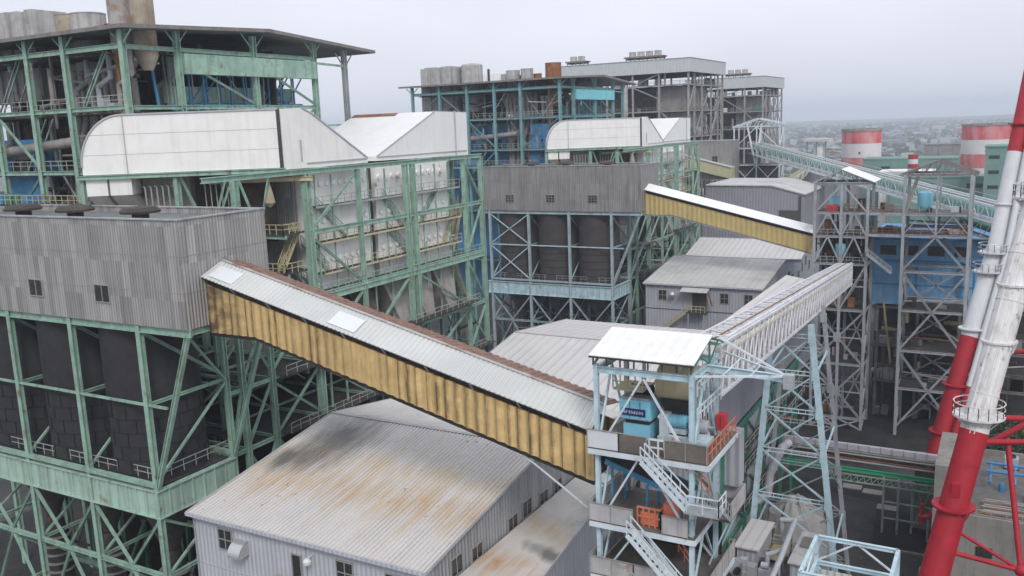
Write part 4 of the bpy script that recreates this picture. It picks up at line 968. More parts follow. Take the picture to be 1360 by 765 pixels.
# ------------------------------------------------------------------ front transfer tower
T = Thing('transfer_tower', 'pale blue open transfer tower with white roof and zigzag stairs at the front', 'transfer tower', (-19.7, 54, 0))
XA, XB, YA, YB = -22.9, -16.5, 51.2, 56.4
zl = [0, 7, 13.5, 18.5, 23.4, 27.7, 31.7, 36.8, 42.3]
cm = {(0,0): SKYBLUE, (1,0): SKYBLUE, (0,1): SKYBLUE, (1,1): SKYBLUE}
for x in (XA, XB):
    for y in (YA, YB): T.beam('column', (x,y,0), (x,y,42.6), 0.36, SKYBLUE if y == YA else GREYSTEEL if x == XA else SKYBLUE, kind='H')
for z in zl[1:]:
    hh = 0.5 if z > 40 else 0.42
    for y in (YA, YB): T.beam('beam', (XA,y,z-0.05), (XB,y,z-0.05), 0.3, SKYBLUE, h=hh, kind='H')
    for x in (XA, XB): T.beam('beam', (x,YA,z-0.07), (x,YB,z-0.07), 0.28, SKYBLUE, h=hh, kind='H')
xm = (XA+XB)/2
for y, dl in ((YA, 0), (YB, 0)):
    T.beam('brace', (xm,y,42.0), (XA+0.2,y,37.0), 0.18, PALEBLUE); T.beam('brace', (xm,y,42.0), (XB-0.2,y,37.0), 0.18, PALEBLUE)
    T.beam('brace', (xm-0.3,y,36.6), (XA+0.2,y,31.9), 0.18, PALEBLUE); T.beam('brace', (xm+0.1,y,36.6), (XB-0.2,y,31.9), 0.18, PALEBLUE)
    T.beam('brace', (xm-0.6,y,31.4), (XA+0.2,y,27.9), 0.18, PALEBLUE); T.beam('brace', (xm,y,31.4), (XB-0.1,y,27.9), 0.18, PALEBLUE)
    T.beam('brace', (xm,y,27.4), (XA+0.2,y,23.5), 0.18, PALEBLUE); T.beam('brace', (xm,y,27.4), (XB-0.2,y,23.5), 0.18, PALEBLUE)
    T.beam('brace', (XA,y,13.5), (XB,y,23.3), 0.18, PALEBLUE); T.beam('brace', (XB,y,0.5), (XA,y,13.4), 0.18, PALEBLUE)
ymid = (YA+YB)/2
for x in (XA, XB):
    for za, zb in ((42, 37), (36.6, 31.9), (31.4, 27.9), (27.4, 23.6)):
        T.beam('brace', (x,ymid,za), (x,YA+0.2,zb), 0.18, SKYBLUE); T.beam('brace', (x,ymid,za), (x,YB-0.2,zb), 0.18, SKYBLUE)
T.part('front_roof', MB().ribsheet((-23.15,50.6,43.3), (-16.2,50.6,43.3), (-16.2,54.5,44.3), (-23.15,54.5,44.3), 0.77, 0.02), HOODWHITE)
T.part('rear_roof', MB().ribsheet((-16.2,58.2,43.4), (-23.15,58.2,43.4), (-23.15,54.52,44.3), (-16.2,54.52,44.3), 0.9, 0.02), HOODWHITE)
eb = MB()
eb.beam((-23.15,50.62,43.2), (-16.2,50.62,43.2), 0.06, 0.12)
for k in range(8): eb.beam((-22.9+k*0.93,50.75,43.2), (-22.9+k*0.93,50.75,42.65), 0.07, 0.12)
T.part('eave_trim', eb, DARK)
gt = MB()
for x in (-22.8, -16.4):
    gt.beam((x,50.7,42.75), (x,54.5,44.1), 0.1, 0.14); gt.beam((x,54.5,44.1), (x,58.2,43.0), 0.1, 0.14); gt.beam((x,54.5,44.1), (x,54.5,42.3), 0.1); gt.beam((x,52.6,43.3), (x,54.5,42.4), 0.08); gt.beam((x,56.4,43.5), (x,54.5,42.4), 0.08)
T.part('roof_truss', gt, DKGREEN)
def rail_panels(z, segs, name='rail_panel', h=1.15, mats=(PANELGREY,)):
    for k, (a, b) in enumerate(segs):
        mb = MB(); mb.beam((*a,z+h/2+0.06), (*b,z+h/2+0.06), 0.05, h)
        T.part(name, mb, mats[k % len(mats)])
        fr = MB(); L_ = (Vector(b)-Vector(a)).length; n = max(1, int(L_/1.3))
        d = (Vector((*b,0))-Vector((*a,0))).normalized(); nr = Vector((d.y,-d.x,0))*0.05
        for i in range(n+1):
            p = Vector(lerp((*a,0), (*b,0), i/n))+nr; fr.beam((p.x,p.y,z+0.05), (p.x,p.y,z+h+0.18), 0.05)
        p, q = Vector((*a,z+h+0.15))+nr, Vector((*b,z+h+0.15))+nr; fr.beam(p, q, 0.06)
        T.part('rail_frame', fr, FRAME)
    return
def deck(z, x0, x1, y0, y1, m=DECKGREY, hole=None):
    if hole: 
        hx0, hx1, hy0, hy1 = hole; b = MB().box(x0,y0,z-0.1,hx0,y1,z).box(hx1,y0,z-0.1,x1,y1,z).box(hx0,y0,z-0.1,hx1,hy0,z).box(hx0,hy1,z-0.1,hx1,y1,z)
    else: b = MB().box(x0,y0,z-0.1,x1,y1,z)
    T.part('deck', b, m)
    e = MB(); e.beam((x0,y0-0.03,z-0.24), (x1,y0-0.03,z-0.24), 0.1, 0.34); e.beam((x1+0.03,y0,z-0.25), (x1+0.03,y1,z-0.25), 0.1, 0.34); T.part('deck_edge', e, PALEBLUE)
deck(37.0, -23.4, -15.35, 50.75, 57.4); deck(31.9, -23.4, -16.2, 50.75, 57.0); deck(28.1, -23.4, -15.4, 50.75, 57.0); deck(23.6, -23.4, -15.4, 50.75, 57.0); deck(18.6, -23.4, -15.4, 50.75, 57)
rail_panels(37.0, [((-23.4,50.7),(-21.2,50.7)), ((-21.2,50.7),(-19.3,50.7))], mats=(PANELWHITE, DECKGREY))
rail_panels(37.0, [((-18.1,50.7),(-15.4,50.7))], mats=(DECKGREY,))
rail_panels(31.9, [((-23.4,50.7),(-20.3,50.7)), ((-18.3,50.7),(-16.6,50.7)), ((-23.42,57),(-23.42,50.72))])
rail_panels(28.1, [((-23.4,50.7),(-20.3,50.7)), ((-20.3,50.7),(-18.4,50.7)), ((-23.42,57),(-23.42,50.72)), ((-15.35,50.8),(-15.35,56.9))])
rail_panels(23.6, [((-23.4,50.7),(-18,50.7)), ((-15.35,50.8),(-15.35,56.9))])
T.part('side_rail', MB().rail([(-15.4,50.9,37), (-15.4,57.3,37)], 1.1, 0.03, 0.9), ORANGE)
T.part('gate_rail', MB().rail([(-19.2,50.9,37), (-18.0,50.9,37)], 1.1, 0.05, 0.6), PANELWHITE)
T.part('gate_rail', MB().rail([(-18.6,52.0,37), (-17.1,52.0,37)], 1.1, 0.045, 0.7), PANELWHITE)
for a, b in (((-19.3,50.35,37.0),(-16.4,50.35,34.3)), ((-20.3,50.35,31.9),(-16.5,50.35,28.1)), ((-20.3,50.35,28.0),(-16.7,50.35,23.8)), ((-16.6,50.35,23.5),(-20.2,50.35,18.7))):
    T.part('stair_flight', MB().stair(a, b, 0.75, (0,-1,0)), PALEBLUE if a[2] > 30 else GREYSTEEL)
for a, b in (((-18.0,51.8,37.0),(-15.6,51.8,34.4)), ((-19.0,52.4,31.8),(-16.6,52.4,28.2))): T.part('stair_rail', MB().rail([a, b], 1.0, 0.03, 0.7), ORANGE)
T.part('stair_landing', MB().box(-16.5,49.5,34.15,-14.3,51.1,34.25), GREYSTEEL); T.part('landing_rail', MB().rail([(-16.3,49.5,34.25), (-14.3,49.5,34.25), (-14.3,51.1,34.25)], 1.1, 0.03, 0.8), PALEBLUE)
T.part('stair_flight', MB().stair((-14.9,51.2,34.2), (-14.9,54.4,31.9), 0.8, (-1,0,0)), GREYSTEEL)
T.part('side_platform', MB().box(-16.4,54.3,31.75,-14.9,58,31.88), DECKGREY)
pb = MB(); pb.beam((-14.9,54.3,32.5), (-14.9,58,32.5), 0.06, 1.2); pb.beam((-16.4,58,32.5), (-14.9,58,32.5), 0.06, 1.2); T.part('platform_panel', pb, PANELGREY)
for y in (54.6, 57.6): T.beam('platform_brace', (-15.1,y,31.7), (-16.4,y,28.4), 0.16, SKYBLUE)
# hoist jib
T.beam('hoist_beam', (-16.5,54.2,42.2), (-11.3,54.2,42.0), 0.25, SKYBLUE, h=0.45, kind='H')
for p in ((-15.7,54.4,44.2), (-16.4,51.3,42.4), (-16.4,57.5,42.5)): T.beam('hoist_stay', p, (-11.4,54.2,42.15), 0.12, PALEBLUE)
for t in (0.3, 0.6): T.beam('hoist_lattice', lerp((-16.4,51.3,42.4), (-11.4,54.2,42.15), t), lerp((-16.4,57.5,42.5), (-11.4,54.2,42.15), t), 0.08, PALEBLUE)
T.part('hoist_trolley', MB().box(-11.6,53.9,41.4,-11.0,54.5,42.3), GREYSTEEL)
# upper access platform, inner posts, blue conveyor tail below
T.part('upper_platform', MB().box(-22.5,53.0,40.4,-20.4,55.2,40.5), YRAIL); T.part('upper_platform_rail', MB().rail([(-22.5,53.0,40.5), (-20.4,53.0,40.5)], 1.0, 0.035, 0.6), YRAIL)
for x in (-20.9, -18.4): T.beam('post', (x,54.6,37), (x,54.6,42.2), 0.2, SKYBLUE)
for z in (39.2, 40.9): T.part('pipe_rail', MB().rail([(-16.4,52,z), (-16.4,57.2,z)], 0.9, 0.04, 0.8), PALEBLUE)
for k in range(9): T.beam('post', (-16.9+0.0*k,52.2+k*0.55,37), (-16.9,52.2+k*0.55,42.2), 0.07, SKYBLUE)
T.part('dark_backing', MB().box(-23.0,56.8,23.6,-16.2,56.95,31.6), DARK)
T.part('chute', MB().prism([(-16.2,57.45,33.0), (-15.2,57.45,33.0), (-15.2,57.45,36.85), (-16.2,57.45,36.85)], (0,1.3,0)), WALL2)
lpp = MB(); lpp.beam((-13.2,55,23.6), (-13.2,55,26), 0.08); lpp.box(-13.4,54.8,26,-13,55.2,26.5); T.part('lamp_post', lpp, GREYSTEEL)

K = Thing('belt_conveyor', 'dark blue belt conveyor tail inside the front transfer tower, one floor below the machines', 'conveyor', (-20, 54, 32), group=None)
fr = MB(); fr.beam((-23.0,52.6,35.4), (-17.2,52.6,33.6), 0.12, 0.35); fr.beam((-23.0,54.8,35.4), (-17.2,54.8,33.6), 0.12, 0.35); K.part('frame', fr, MIDBLUE)
K.part('belt', MB().prism([(-23.0,52.7,35.5), (-17.2,52.7,33.7), (-17.2,54.7,33.7), (-23,54.7,35.5)], (0,0,0.05)), SEAM)
for k in range(7): K.tube('idler', (-22.6+k*0.85,52.5,35.1-k*0.26), (-22.6+k*0.85,54.9,35.1-k*0.26), 0.1, GREYSTEEL, 8)
for x, z in ((-22.5,35.2), (-20,34.4), (-17.6,33.7)):
    for y in (52.6, 54.8): K.beam('leg', (x,y,31.9), (x,y,z), 0.14, MIDBLUE)
O = Thing('safety_guard', 'bright orange-red guard frame beside the stair on the lower tower deck', 'machine guard', (-19, 51.6, 31.9))
O.part('guard_rail', MB().rail([(-20.2,51.3,31.9), (-18.6,51.3,31.9), (-18.6,52.4,31.9)], 1.3, 0.05, 0.45), ORANGE); O.part('guard_panel', MB().box(-20.0,51.32,32.0,-18.8,51.36,32.9), ORANGE); O.part('guard_box', MB().box(-18.5,51.5,32.0,-17.7,52.3,33.6), ORANGE)
# machines on the top deck
D_ = Thing('drive_unit', 'light blue machine cabinet with navy sign on the top deck of the front tower', 'machine', (-20.9, 54.4, 37))
D_.part('lower_body', MB().box(-22.0,53.5,37.0,-20.1,55.3,38.0), LTBLUE)
D_.part('gap', MB().box(-21.9,53.6,38.0,-20.2,55.2,38.3), DARKBROWN)
D_.part('sill', MB().box(-22.05,53.45,38.3,-20.05,55.35,38.45), PALEBLUE)
ub = D_.part('upper_cabinet', MB().box(-22.15,53.2,38.46,-19.95,55.6,39.75), LTBLUE)
D_.part('panel_joint', MB().box(-21.43,53.18,38.5,-21.40,53.196,39.7).box(-20.7,53.18,38.5,-20.67,53.196,39.7), DARK, ub)
D_.part('top_grille', MB().box(-22.05,53.3,39.76,-20.05,55.5,39.9), GREYSTEEL); D_.part('top_motor', MB().tube((-21.7,54.4,40.2), (-20.2,54.4,40.2), 0.35, 12), DARK)
sg = D_.part('sign_board', MB().box(-21.95,53.13,38.68,-20.3,53.178,39.18), NAVY, ub)
gl = MB(); rs = random.Random(2)          # lettering too small to be read in the photograph: fine strokes of the same size
for k in range(8):
    x = -21.86+k*0.185; z = 38.82
    for q in range(5): a = rs.uniform(0,.08); zz = z+q*0.05; gl.box(x+a,53.112,zz,x+a+rs.uniform(.05,.09),53.128,zz+0.018)
    for q in range(3): a = rs.uniform(0,.14); zz = z+rs.uniform(0,.08); gl.box(x+a,53.108,zz,x+a+0.016,53.126,zz+rs.uniform(.08,.14))
D_.part('sign_lettering', gl, SIGNWHITE, ub)
H_ = Thing('head_drum_housing', 'cream rounded drum housing under the white roof of the front tower', 'conveyor housing', (-18.6, 55, 40))
hb = MB().tube((-19.9,55.2,40.7), (-17.3,55.2,40.7), 1.25, 24); H_.part('drum_cover', hb, CREAM, smooth=True)
H_.part('chute', MB().add([(-19.6,54.2,39.8),(-17.6,54.2,39.8),(-17.6,56.2,39.8),(-19.6,56.2,39.8),(-19.1,54.7,37),(-18.1,54.7,37),(-18.1,55.7,37),(-19.1,55.7,37)], [(0,4,5,1),(1,5,6,2),(2,6,7,3),(3,7,4,0)]), DARK)
def motor(lb, x, y, z, m, L=1.3, r=0.42):
    q = Thing('electric_motor', lb, 'motor', (x,y,z), group='motors on the tower deck')
    q.part('housing', MB().tube((x-L/2,y,z+0.75), (x+L/2,y,z+0.75), r, 16), m, smooth=True); f = MB()
    for k in range(6): f.tube((x-L/2+0.15+k*L/6.5,y,z+0.75), (x-L/2+0.2+k*L/6.5,y,z+0.75), r+0.05, 16)
    q.part('cooling_fins', f, m); q.part('base', MB().box(x-L/2,y-r,z,x+L/2,y+r,z+0.32), PALEBLUE); q.part('shaft', MB().tube((x+L/2,y,z+0.75), (x+L/2+0.4,y,z+0.75), 0.1, 8), GREYSTEEL)
motor('light blue electric motor on the tower deck, nearer to the navy-signed cabinet', -18.4, 54.2, 37.6, LTBLUE)
motor('grey electric motor on the tower deck, near the red cabinets', -17.0, 54.3, 37.4, MACHGREY, 1.2)
g = Thing('gearbox', 'pale blue gearbox block between the signed cabinet and the motors', 'gearbox', (-19.2, 54.2, 37)); g.part('body', MB().box(-19.5,53.6,37.4,-18.9,54.8,38.9), PALEBLUE); g.part('base', MB().box(-19.6,53.5,37,-16.2,54.9,37.38), SKYBLUE)
c = Thing('red_cabinet', 'small flat red cabinet on the far edge of the tower deck', 'cabinet', (-17.3, 56.6, 38)); c.part('door', MB().box(-17.8,56.2,37.9,-17.0,56.5,38.7), REDP); c.part('stand', MB().box(-17.5,56.3,37,-17.3,56.45,37.88), GREYSTEEL)
c = Thing('red_cabinet', 'larger red cabinet at the right rear corner of the tower deck', 'cabinet', (-15.9, 56.3, 37.4)); c.part('body', MB().box(-16.4,56.0,37.5,-15.8,56.7,38.5), REDP); c.part('door_seam', MB().box(-16.12,55.98,37.6,-16.08,55.996,38.4), DARK); c.part('stand', MB().box(-16.3,56.1,37,-15.9,56.6,37.48), GREYSTEEL)
b_ = solo('bucket', 'small dark bucket by the orange rail of the tower deck', 'bucket', MB().lathe((-16.2,51.6,37.0), [(0.16,0), (0.22,0.42), (0.19,0.42), (0.14,0.05)], 12), RUST, (-16.2,51.6,37))

# ------------------------------------------------------------------ lattice conveyor, its trestle, the frame under the grey shed
G = Thing('lattice_conveyor', 'white open lattice conveyor bridge linking front tower with the grey steel tower', 'conveyor bridge', (-20, 108, 36))
s0, s1 = Vector((-17.6, 57.2, 0)), Vector((-24.3, 160, 0)); dv = (s1-s0); L_ = dv.length; dn = dv.normalized(); nl = Vector((dn.y,-dn.x,0))
zt = lambda t: 43.0-10.6*t
hb_ = 3.5
def gp_(t, side, z): p = s0+dv*t+nl*side; return (p.x, p.y, zt(t)+z)
W_ = 1.2
for side in (-W_, W_):
    mb = MB(); truss_side(mb, gp_(0,side,-hb_), gp_(1,side,-hb_), gp_(0,side,0), gp_(1,side,0), 44, 0.10, 0.16); G.part('side_truss', mb, WHITESTEEL)
tb = MB()
for i in range(45): tb.beam(gp_(i/44,-W_,0), gp_(i/44,W_,0), 0.13)
for i in range(44): tb.beam(gp_(i/44,-W_ if i % 2 else W_,0), gp_((i+1)/44,W_ if i % 2 else -W_,0), 0.11)
G.part('top_bracing', tb, WHITESTEEL)
fl = MB(); fl.prism([gp_(0,-W_+0.1,-hb_+0.1), gp_(1,-W_+0.1,-hb_+0.1), gp_(1,W_-0.1,-hb_+0.1), gp_(0,W_-0.1,-hb_+0.1)], (0,0,0.1)); G.part('floor', fl, PANELGREY)
bt = MB(); bt.prism([gp_(0,-0.6,-hb_+1.1), gp_(1,-0.6,-hb_+1.1), gp_(1,0.6,-hb_+1.1), gp_(0,0.6,-hb_+1.1)], (0,0,0.12)); G.part('belt', bt, PIPEGREY)
cv = MB().tube(gp_(0.02,0.75,-0.75), gp_(1,0.75,-0.75), 0.5, 14); G.part('belt_cover', cv, PALECREAM, smooth=True)
G.tube('pipe', gp_(0.02,0.25,0.12), gp_(1,0.25,0.12), 0.05, RUST, 8); G.tube('pipe', gp_(0.02,0.95,0.15), gp_(1,0.95,0.15), 0.13, WHITESTEEL, 8)
T = Thing('trestle', 'pale blue four-legged lattice trestle carrying the white conveyor bridge', 'trestle', (-20, 105, 0))
for y, dx in ((100, 0), (111, -0.7)):
    for (ta, tb_) in (((-22.7+dx, y, 35), (-25.6+dx, y, 0)), ((-18.6+dx, y, 35), (-14.6+dx, y, 0))): T.beam('leg', ta, tb_, 0.6 if y < 105 else 0.45, SKYBLUE if y < 105 else GREYSTEEL, kind='H')
    lv = [33.6, 29.3, 24.8, 19.8, 14.2, 8.5, 2.0]
    le = lambda z: (-22.7+dx-2.9*(35-z)/35, y, z); ri = lambda z: (-18.6+dx+4.0*(35-z)/35, y, z)
    mm = SKYBLUE if y < 105 else GREYSTEEL
    for a, b in zip(lv, lv[1:]):
        T.beam('brace', le(a), ri(b), 0.22, mm, kind='H'); T.beam('brace', ri(a), le(b), 0.22, mm, kind='H')
        T.part('gusset', MB().box(ri(a)[0]-0.4, y-0.32, a-0.7, ri(a)[0]+0.4, y-0.27, a+0.5), mm)
    for a in lv:
        sb = MB(); p, q = Vector(le(a)), Vector(ri(a)); sb.beam(p+Vector((0,0,.22)), q+Vector((0,0,.22)), 0.1); sb.beam(p-Vector((0,0,.22)), q-Vector((0,0,.22)), 0.1)
        for i in range(1, 8): m = p.lerp(q, i/8); sb.beam(m+Vector((0,0,.2)), m-Vector((0,0,.2)), 0.06)
        T.part('cross_strut', sb, mm)
for a in (29.3, 19.8, 8.5):
    for f_ in (lambda z, y, dx: (-22.7+dx-2.9*(35-z)/35, y, z), lambda z, y, dx: (-18.6+dx+4.0*(35-z)/35, y, z)):
        T.beam('side_strut', f_(a,100,0), f_(a,111,-0.7), 0.2, SKYBLUE); T.beam('side_brace', f_(a,100,0), f_(a-8,111,-0.7), 0.16, GREYSTEEL)
E_ = Thing('enclosed_gallery', 'windowless slate-grey gallery box on dark green legs beside the white lattice bridge', 'conveyor gallery', (-27, 105, 20))
E_.part('side_wall', MB().box(-27.5,86,21.8,-27.2,146,31.4), WALLDK); E_.part('end_wall', MB().box(-31,86,21.8,-27.52,86.3,31.4), WALLDK)
E_.part('roof', MB().prism([(-26.9,85.6,31.45), (-31.2,85.6,32.2), (-31.2,146,32.2), (-26.9,146,31.45)], (0,0,0.2)), ROOF2); E_.part('floor', MB().box(-31,86,21.5,-27.2,146,21.75), DARK)
DG = Thing('support_frame', 'dark green steel frame with crossed braces under the slate-grey gallery box', 'steel frame', (-28, 105, 0))
for x in (-27.3, -31):
    for y in (87, 96, 106, 116, 126, 136): DG.beam('column', (x,y,0), (x,y,21.3), 0.55, DKGREEN, kind='H')
    for z in (21.0, 14.5, 8): DG.beam('beam', (x,85,z), (x,137,z), 0.45, DKGREEN, h=0.8 if z > 20 else 0.5, kind='H')
    for i in range(5):
        y = 86+10*i
        DG.beam('brace', (x,y,14.5), (x,y+10,21.3), 0.28, DKGREEN); DG.beam('brace', (x,y+10,14.5), (x,y,21.3), 0.28, DKGREEN); DG.beam('brace', (x,y,8), (x,y+10,14.4), 0.28, DKGREEN); DG.beam('brace', (x,y+10,8), (x,y,14.4), 0.28, DKGREEN)
for z in (11, 16, 18.5):
    DG.part('walkway', MB().box(-27.0,101,z-0.08,-26.0,136,z), GRATING); DG.part('walkway_rail', MB().rail([(-26.0,101,z), (-26.0,136,z)], 1.1, 0.035, 2.2), GREYRAIL)
rnd = random.Random(21)
for k in range(24):
    y = rnd.uniform(101, 130); z = rnd.uniform(3, 20); L2 = rnd.uniform(3, 12); DG.tube('pipe', (rnd.uniform(-30,-26),y,z), (rnd.uniform(-30,-26),y+L2*rnd.random(),z+rnd.choice((0,0,-2))), rnd.uniform(0.1, 0.28), rnd.choice((PIPEGREY, DKGREEN, GREYSTEEL, RUST)), 8)
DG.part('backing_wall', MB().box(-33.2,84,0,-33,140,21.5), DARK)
V = Thing('ventilation_duct', 'pale lilac bent ventilation duct dropping beside the trestle', 'duct', (-24, 106, 8))
V.beam('duct_stand', (-25.4,105.7,0), (-25.4,105.7,10.4), 0.3, DKGREEN)
dq = MB(); pts = [(-22.2,107.4,18.2), (-22.9,106.2,17.8), (-23.5,106,16.1), (-24.2,106,14.2), (-24.45,106,11.6), (-25.6,105.6,10.6)]
dq.path(pts, 0.5, 12); V.part('duct_run', dq, LILAC, smooth=True)
fl = MB()
for p, q in zip(pts, pts[1:]):
    v = (Vector(q)-Vector(p)).normalized()*0.07; m = Vector(lerp(p,q,0.5)); fl.tube(m-v, m+v, 0.56, 12)
V.part('flanges', fl, LILAC)

# ------------------------------------------------------------------ grey towers
T = Thing('grey_transfer_tower', 'grey lattice transfer tower with white gabled roof where the second yellow gallery ends', 'transfer tower', (-26.5, 171, 0))
frame(T, [-31.0, -26.4, -22.0], [168, 175], [0, 2.0, 12.3, 22.5, 31.0, 36.0, 40.3, 45.5], GREYSTEEL, 0.58, 0.42, 0.36, {'F': ['X', None, None, 'A', '^', '^', 'A'], 'R': ['X', 'X', 'X', 'A', 'A', 'A', None], 'B': [None, 'X', 'X', 'A', None, None, None]})
for a, b in ((2.0, 12.3), (12.3, 22.5)):
    T.beam('brace', (-31,168,a), (-22,168,b), 0.46, GREYSTEEL, kind='H'); T.beam('brace', (-22,168,a), (-31,168,b), 0.46, GREYSTEEL, kind='H')
    T.part('gusset', MB().box(-27.2,167.72,(a+b)/2-0.9,-25.8,167.8,(a+b)/2+0.9), GREYSTEEL)
for z in (7.1, 17.4, 27): T.beam('tie_beam', (-31,167.95,z), (-22,167.95,z), 0.26, GREYSTEEL); T.beam('tie_beam', (-31,175,z), (-22,175,z), 0.26, GREYSTEEL)
for z in (2.0, 12.3, 22.5): T.beam('hanger', (-26.5,167.9,z), (-26.5,167.9,z+5.1), 0.2, GREYSTEEL)
rt = MB()
for y in (167.9, 175):
    rt.beam((-31.4,y,45.7), (-26.5,y,48.0), 0.22, 0.3); rt.beam((-26.5,y,48.0), (-21.4,y,45.9), 0.22, 0.3); rt.beam((-31.3,y,45.7), (-21.5,y,45.7), 0.2)
    for i in range(4):
        x = -29.8+i*2.2; rt.beam((x,y,45.7), (x+1.1 if i < 2 else x-1.1,y,47.0+0.4*(i in (1, 2))), 0.12)
T.part('roof_truss', rt, GREYSTEEL)
T.part('roof', MB().prism([(-26.5,167.4,48.05), (-20.9,167.4,45.75), (-20.9,176,45.75), (-26.5,176,48.05)], (0,0,0.12)), GALROOFW)
T.part('roof', MB().prism([(-31.8,167.8,45.6), (-26.52,167.8,48.05), (-26.52,176,48.05), (-31.8,176,45.6)], (0,0,0.12)), ROOFDK)
for z in (40.4, 36.1, 31.1, 22.6, 12.4): T.part('deck', MB().box(-31,168.3,z,-22,174.8,z+0.1), GRATING)
for z in (40.5, 36.2, 31.2): T.part('handrail', MB().rail([(-31,168.1,z), (-22,168.1,z)], 1.1, 0.04, 1.2), GREYRAIL if z < 40 else RUST)
rnd = random.Random(8)
for k in range(38):
    z = rnd.choice((40.5, 36.2, 31.2, 22.7, 12.5, 2)); x = rnd.uniform(-30.5,-23); y = rnd.uniform(169.5, 174); s_ = rnd.uniform(0.4, 1.3)
    T.part('equipment', MB().box(x,y,z,x+s_,y+s_,z+s_*rnd.uniform(0.8, 2.2)), rnd.choice((DARK, GREYSTEEL, DARKBROWN, PIPEGREY, RUST, MACHGREY)))
for k in range(14): x = rnd.uniform(-30.5,-22.5); z = rnd.uniform(20, 38); T.tube('pipe', (x,rnd.uniform(169,174),z), (x,171,z+6), 0.15, rnd.choice((GREYSTEEL, DARK, PIPEGREY)), 8)
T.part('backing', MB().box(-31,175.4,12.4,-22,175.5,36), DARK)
q = Thing('red_machine', 'red machine block on the top floor of the grey transfer tower', 'machine', (-28.4, 169, 40.5)); q.part('body', MB().box(-29.2,168.6,40.5,-27.1,169.6,41.7), REDP); q.part('motor', MB().tube((-27,169.1,41), (-26.2,169.1,41), 0.35, 10), DARK)
q = Thing('blue_machine', 'light blue machine behind the red block on the grey tower', 'machine', (-28, 170.6, 40.5)); q.part('body', MB().box(-28.9,170,41.0,-26.9,171.4,43.3), LTBLUE); q.part('base', MB().box(-28.7,170.1,40.5,-27.1,171.3,40.98), GREYSTEEL)
q = Thing('blue_chute', 'light blue tapering chute inside the grey transfer tower', 'chute', (-26.6, 169, 31)); q.part('hopper', MB().lathe((-26.6,169.2,31.2), [(0.45,0), (0.9,2.2), (0.9,3.4)], 8), LTBLUE); q.part('pipe', MB().tube((-26.6,169.2,34.6), (-26.6,169.2,40), 0.35, 10), SKYBLUE)

T = Thing('grey_lattice_tower', 'grey open lattice tower with bare gabled truss roof in front of the blue building', 'lattice tower', (-11, 171, 0))
frame(T, [-16.1, -5.8], [168, 175.5], [0, 8.8, 15.8, 23.1, 30.1, 36.5, 40.2, 47.0], GREYSTEEL, 0.6, 0.42, 0.36, {'R': 'X', 'L': ['X', 'X', 'X', 'X', None, None, None], 'B': ['X', 'X', 'X', 'X', None, None, None]}, kind='H')
for za, zb in ((15.8, 30.1), (1.5, 15.8)):
    T.beam('brace', (-16.1,168,za), (-5.8,168,zb), 0.46, GREYSTEEL, kind='H'); T.beam('brace', (-5.8,168,za), (-16.1,168,zb), 0.46, GREYSTEEL, kind='H')
for y in (168, 175.5):
    T.beam('brace', (-16.1,y,30.3), (-10.95,y,36.3), 0.42, GREYSTEEL, kind='H'); T.beam('brace', (-5.8,y,30.3), (-10.95,y,36.3), 0.42, GREYSTEEL, kind='H')
    for a, b in ((-16.1,-13.5), (-10.95,-13.5), (-10.95,-8.4), (-5.8,-8.4)): T.beam('brace', (a,y,36.7), (b,y,40.0), 0.22, GREYSTEEL)
    T.beam('column', (-10.95,y,36.5), (-10.95,y,47), 0.36, GREYSTEEL, kind='H')
rt = MB()
for y in (168, 171.7, 175.5):
    rt.beam((-17,y,46.9), (-10.95,y,49.3), 0.2, 0.28); rt.beam((-10.95,y,49.3), (-4.9,y,46.9), 0.2, 0.28); rt.beam((-16.6,y,46.9), (-5.3,y,46.9), 0.18)
    for i in range(6):
        x = -15.2+i*1.7; zz = 46.9+2.4*(1-abs(x+10.95)/6.05); rt.beam((x,y,46.9), (x,y,zz), 0.1); rt.beam((x,y,46.9), (x+1.2,y,46.9+2.4*(1-abs(x+12.15-1.2+1.2)/6.6)), 0.1)
for k in range(4): x = -17+k*1.6; rt.beam((x,167.6,46.95+0.42*k*1.5), (x,176,46.95+0.42*k*1.5), 0.1)
T.part('roof_truss', rt, BROWNSTEEL)
T.part('rear_roof_sheet', MB().prism([(-17,172,46.95), (-10.95,172,49.35), (-10.95,176,49.35), (-17,176,46.95)], (0,0,0.1)), ROOFDK)
T.beam('leaning_strut', (-15.9,168.2,40.4), (-14.2,170,46.8), 0.4, PIPEGREY)
T.part('deck', MB().box(-22,168.2,40.3,-5.9,175.4,40.42), DECKGREY); T.part('deck', MB().box(-22,168.2,36.55,-5.9,175.4,36.65), DECKGREY)
T.beam('deck_beam', (-22,168.1,40.2), (-16.1,168.1,40.2), 0.3, GREYSTEEL, h=0.45); T.beam('deck_beam', (-22,168.1,36.4), (-16.1,168.1,36.4), 0.3, GREYSTEEL, h=0.45)
for z in (36.7,): T.part('handrail', MB().rail([(-22,168.15,z), (-5.9,168.15,z)], 1.1, 0.04, 1.2), RUST)
T.part('handrail', MB().rail([(-22,168.15,40.42), (-16.4,168.15,40.42)], 1.1, 0.04, 1.2), RUST)
for z in (23.1, 15.8, 8.8): T.part('deck', MB().box(-15.8,168.4,z+0.2,-6.2,175.2,z+0.3), GRATING)
rnd = random.Random(9)
for k in range(40):
    z = rnd.choice((36.7, 36.7, 36.7, 23.5, 23.5, 16.2, 9.2, 40.5)); x = rnd.uniform(-21.5 if z > 36 else -15.6, -7); y = rnd.uniform(169, 174); s_ = rnd.uniform(0.4, 1.2)
    T.part('equipment', MB().box(x,y,z,x+s_*1.4,y+s_,z+s_*rnd.uniform(0.5, 1.5)), rnd.choice((DARK, GREYSTEEL, DARKBROWN, PIPEGREY, BROWNSTEEL, MACHGREY)))
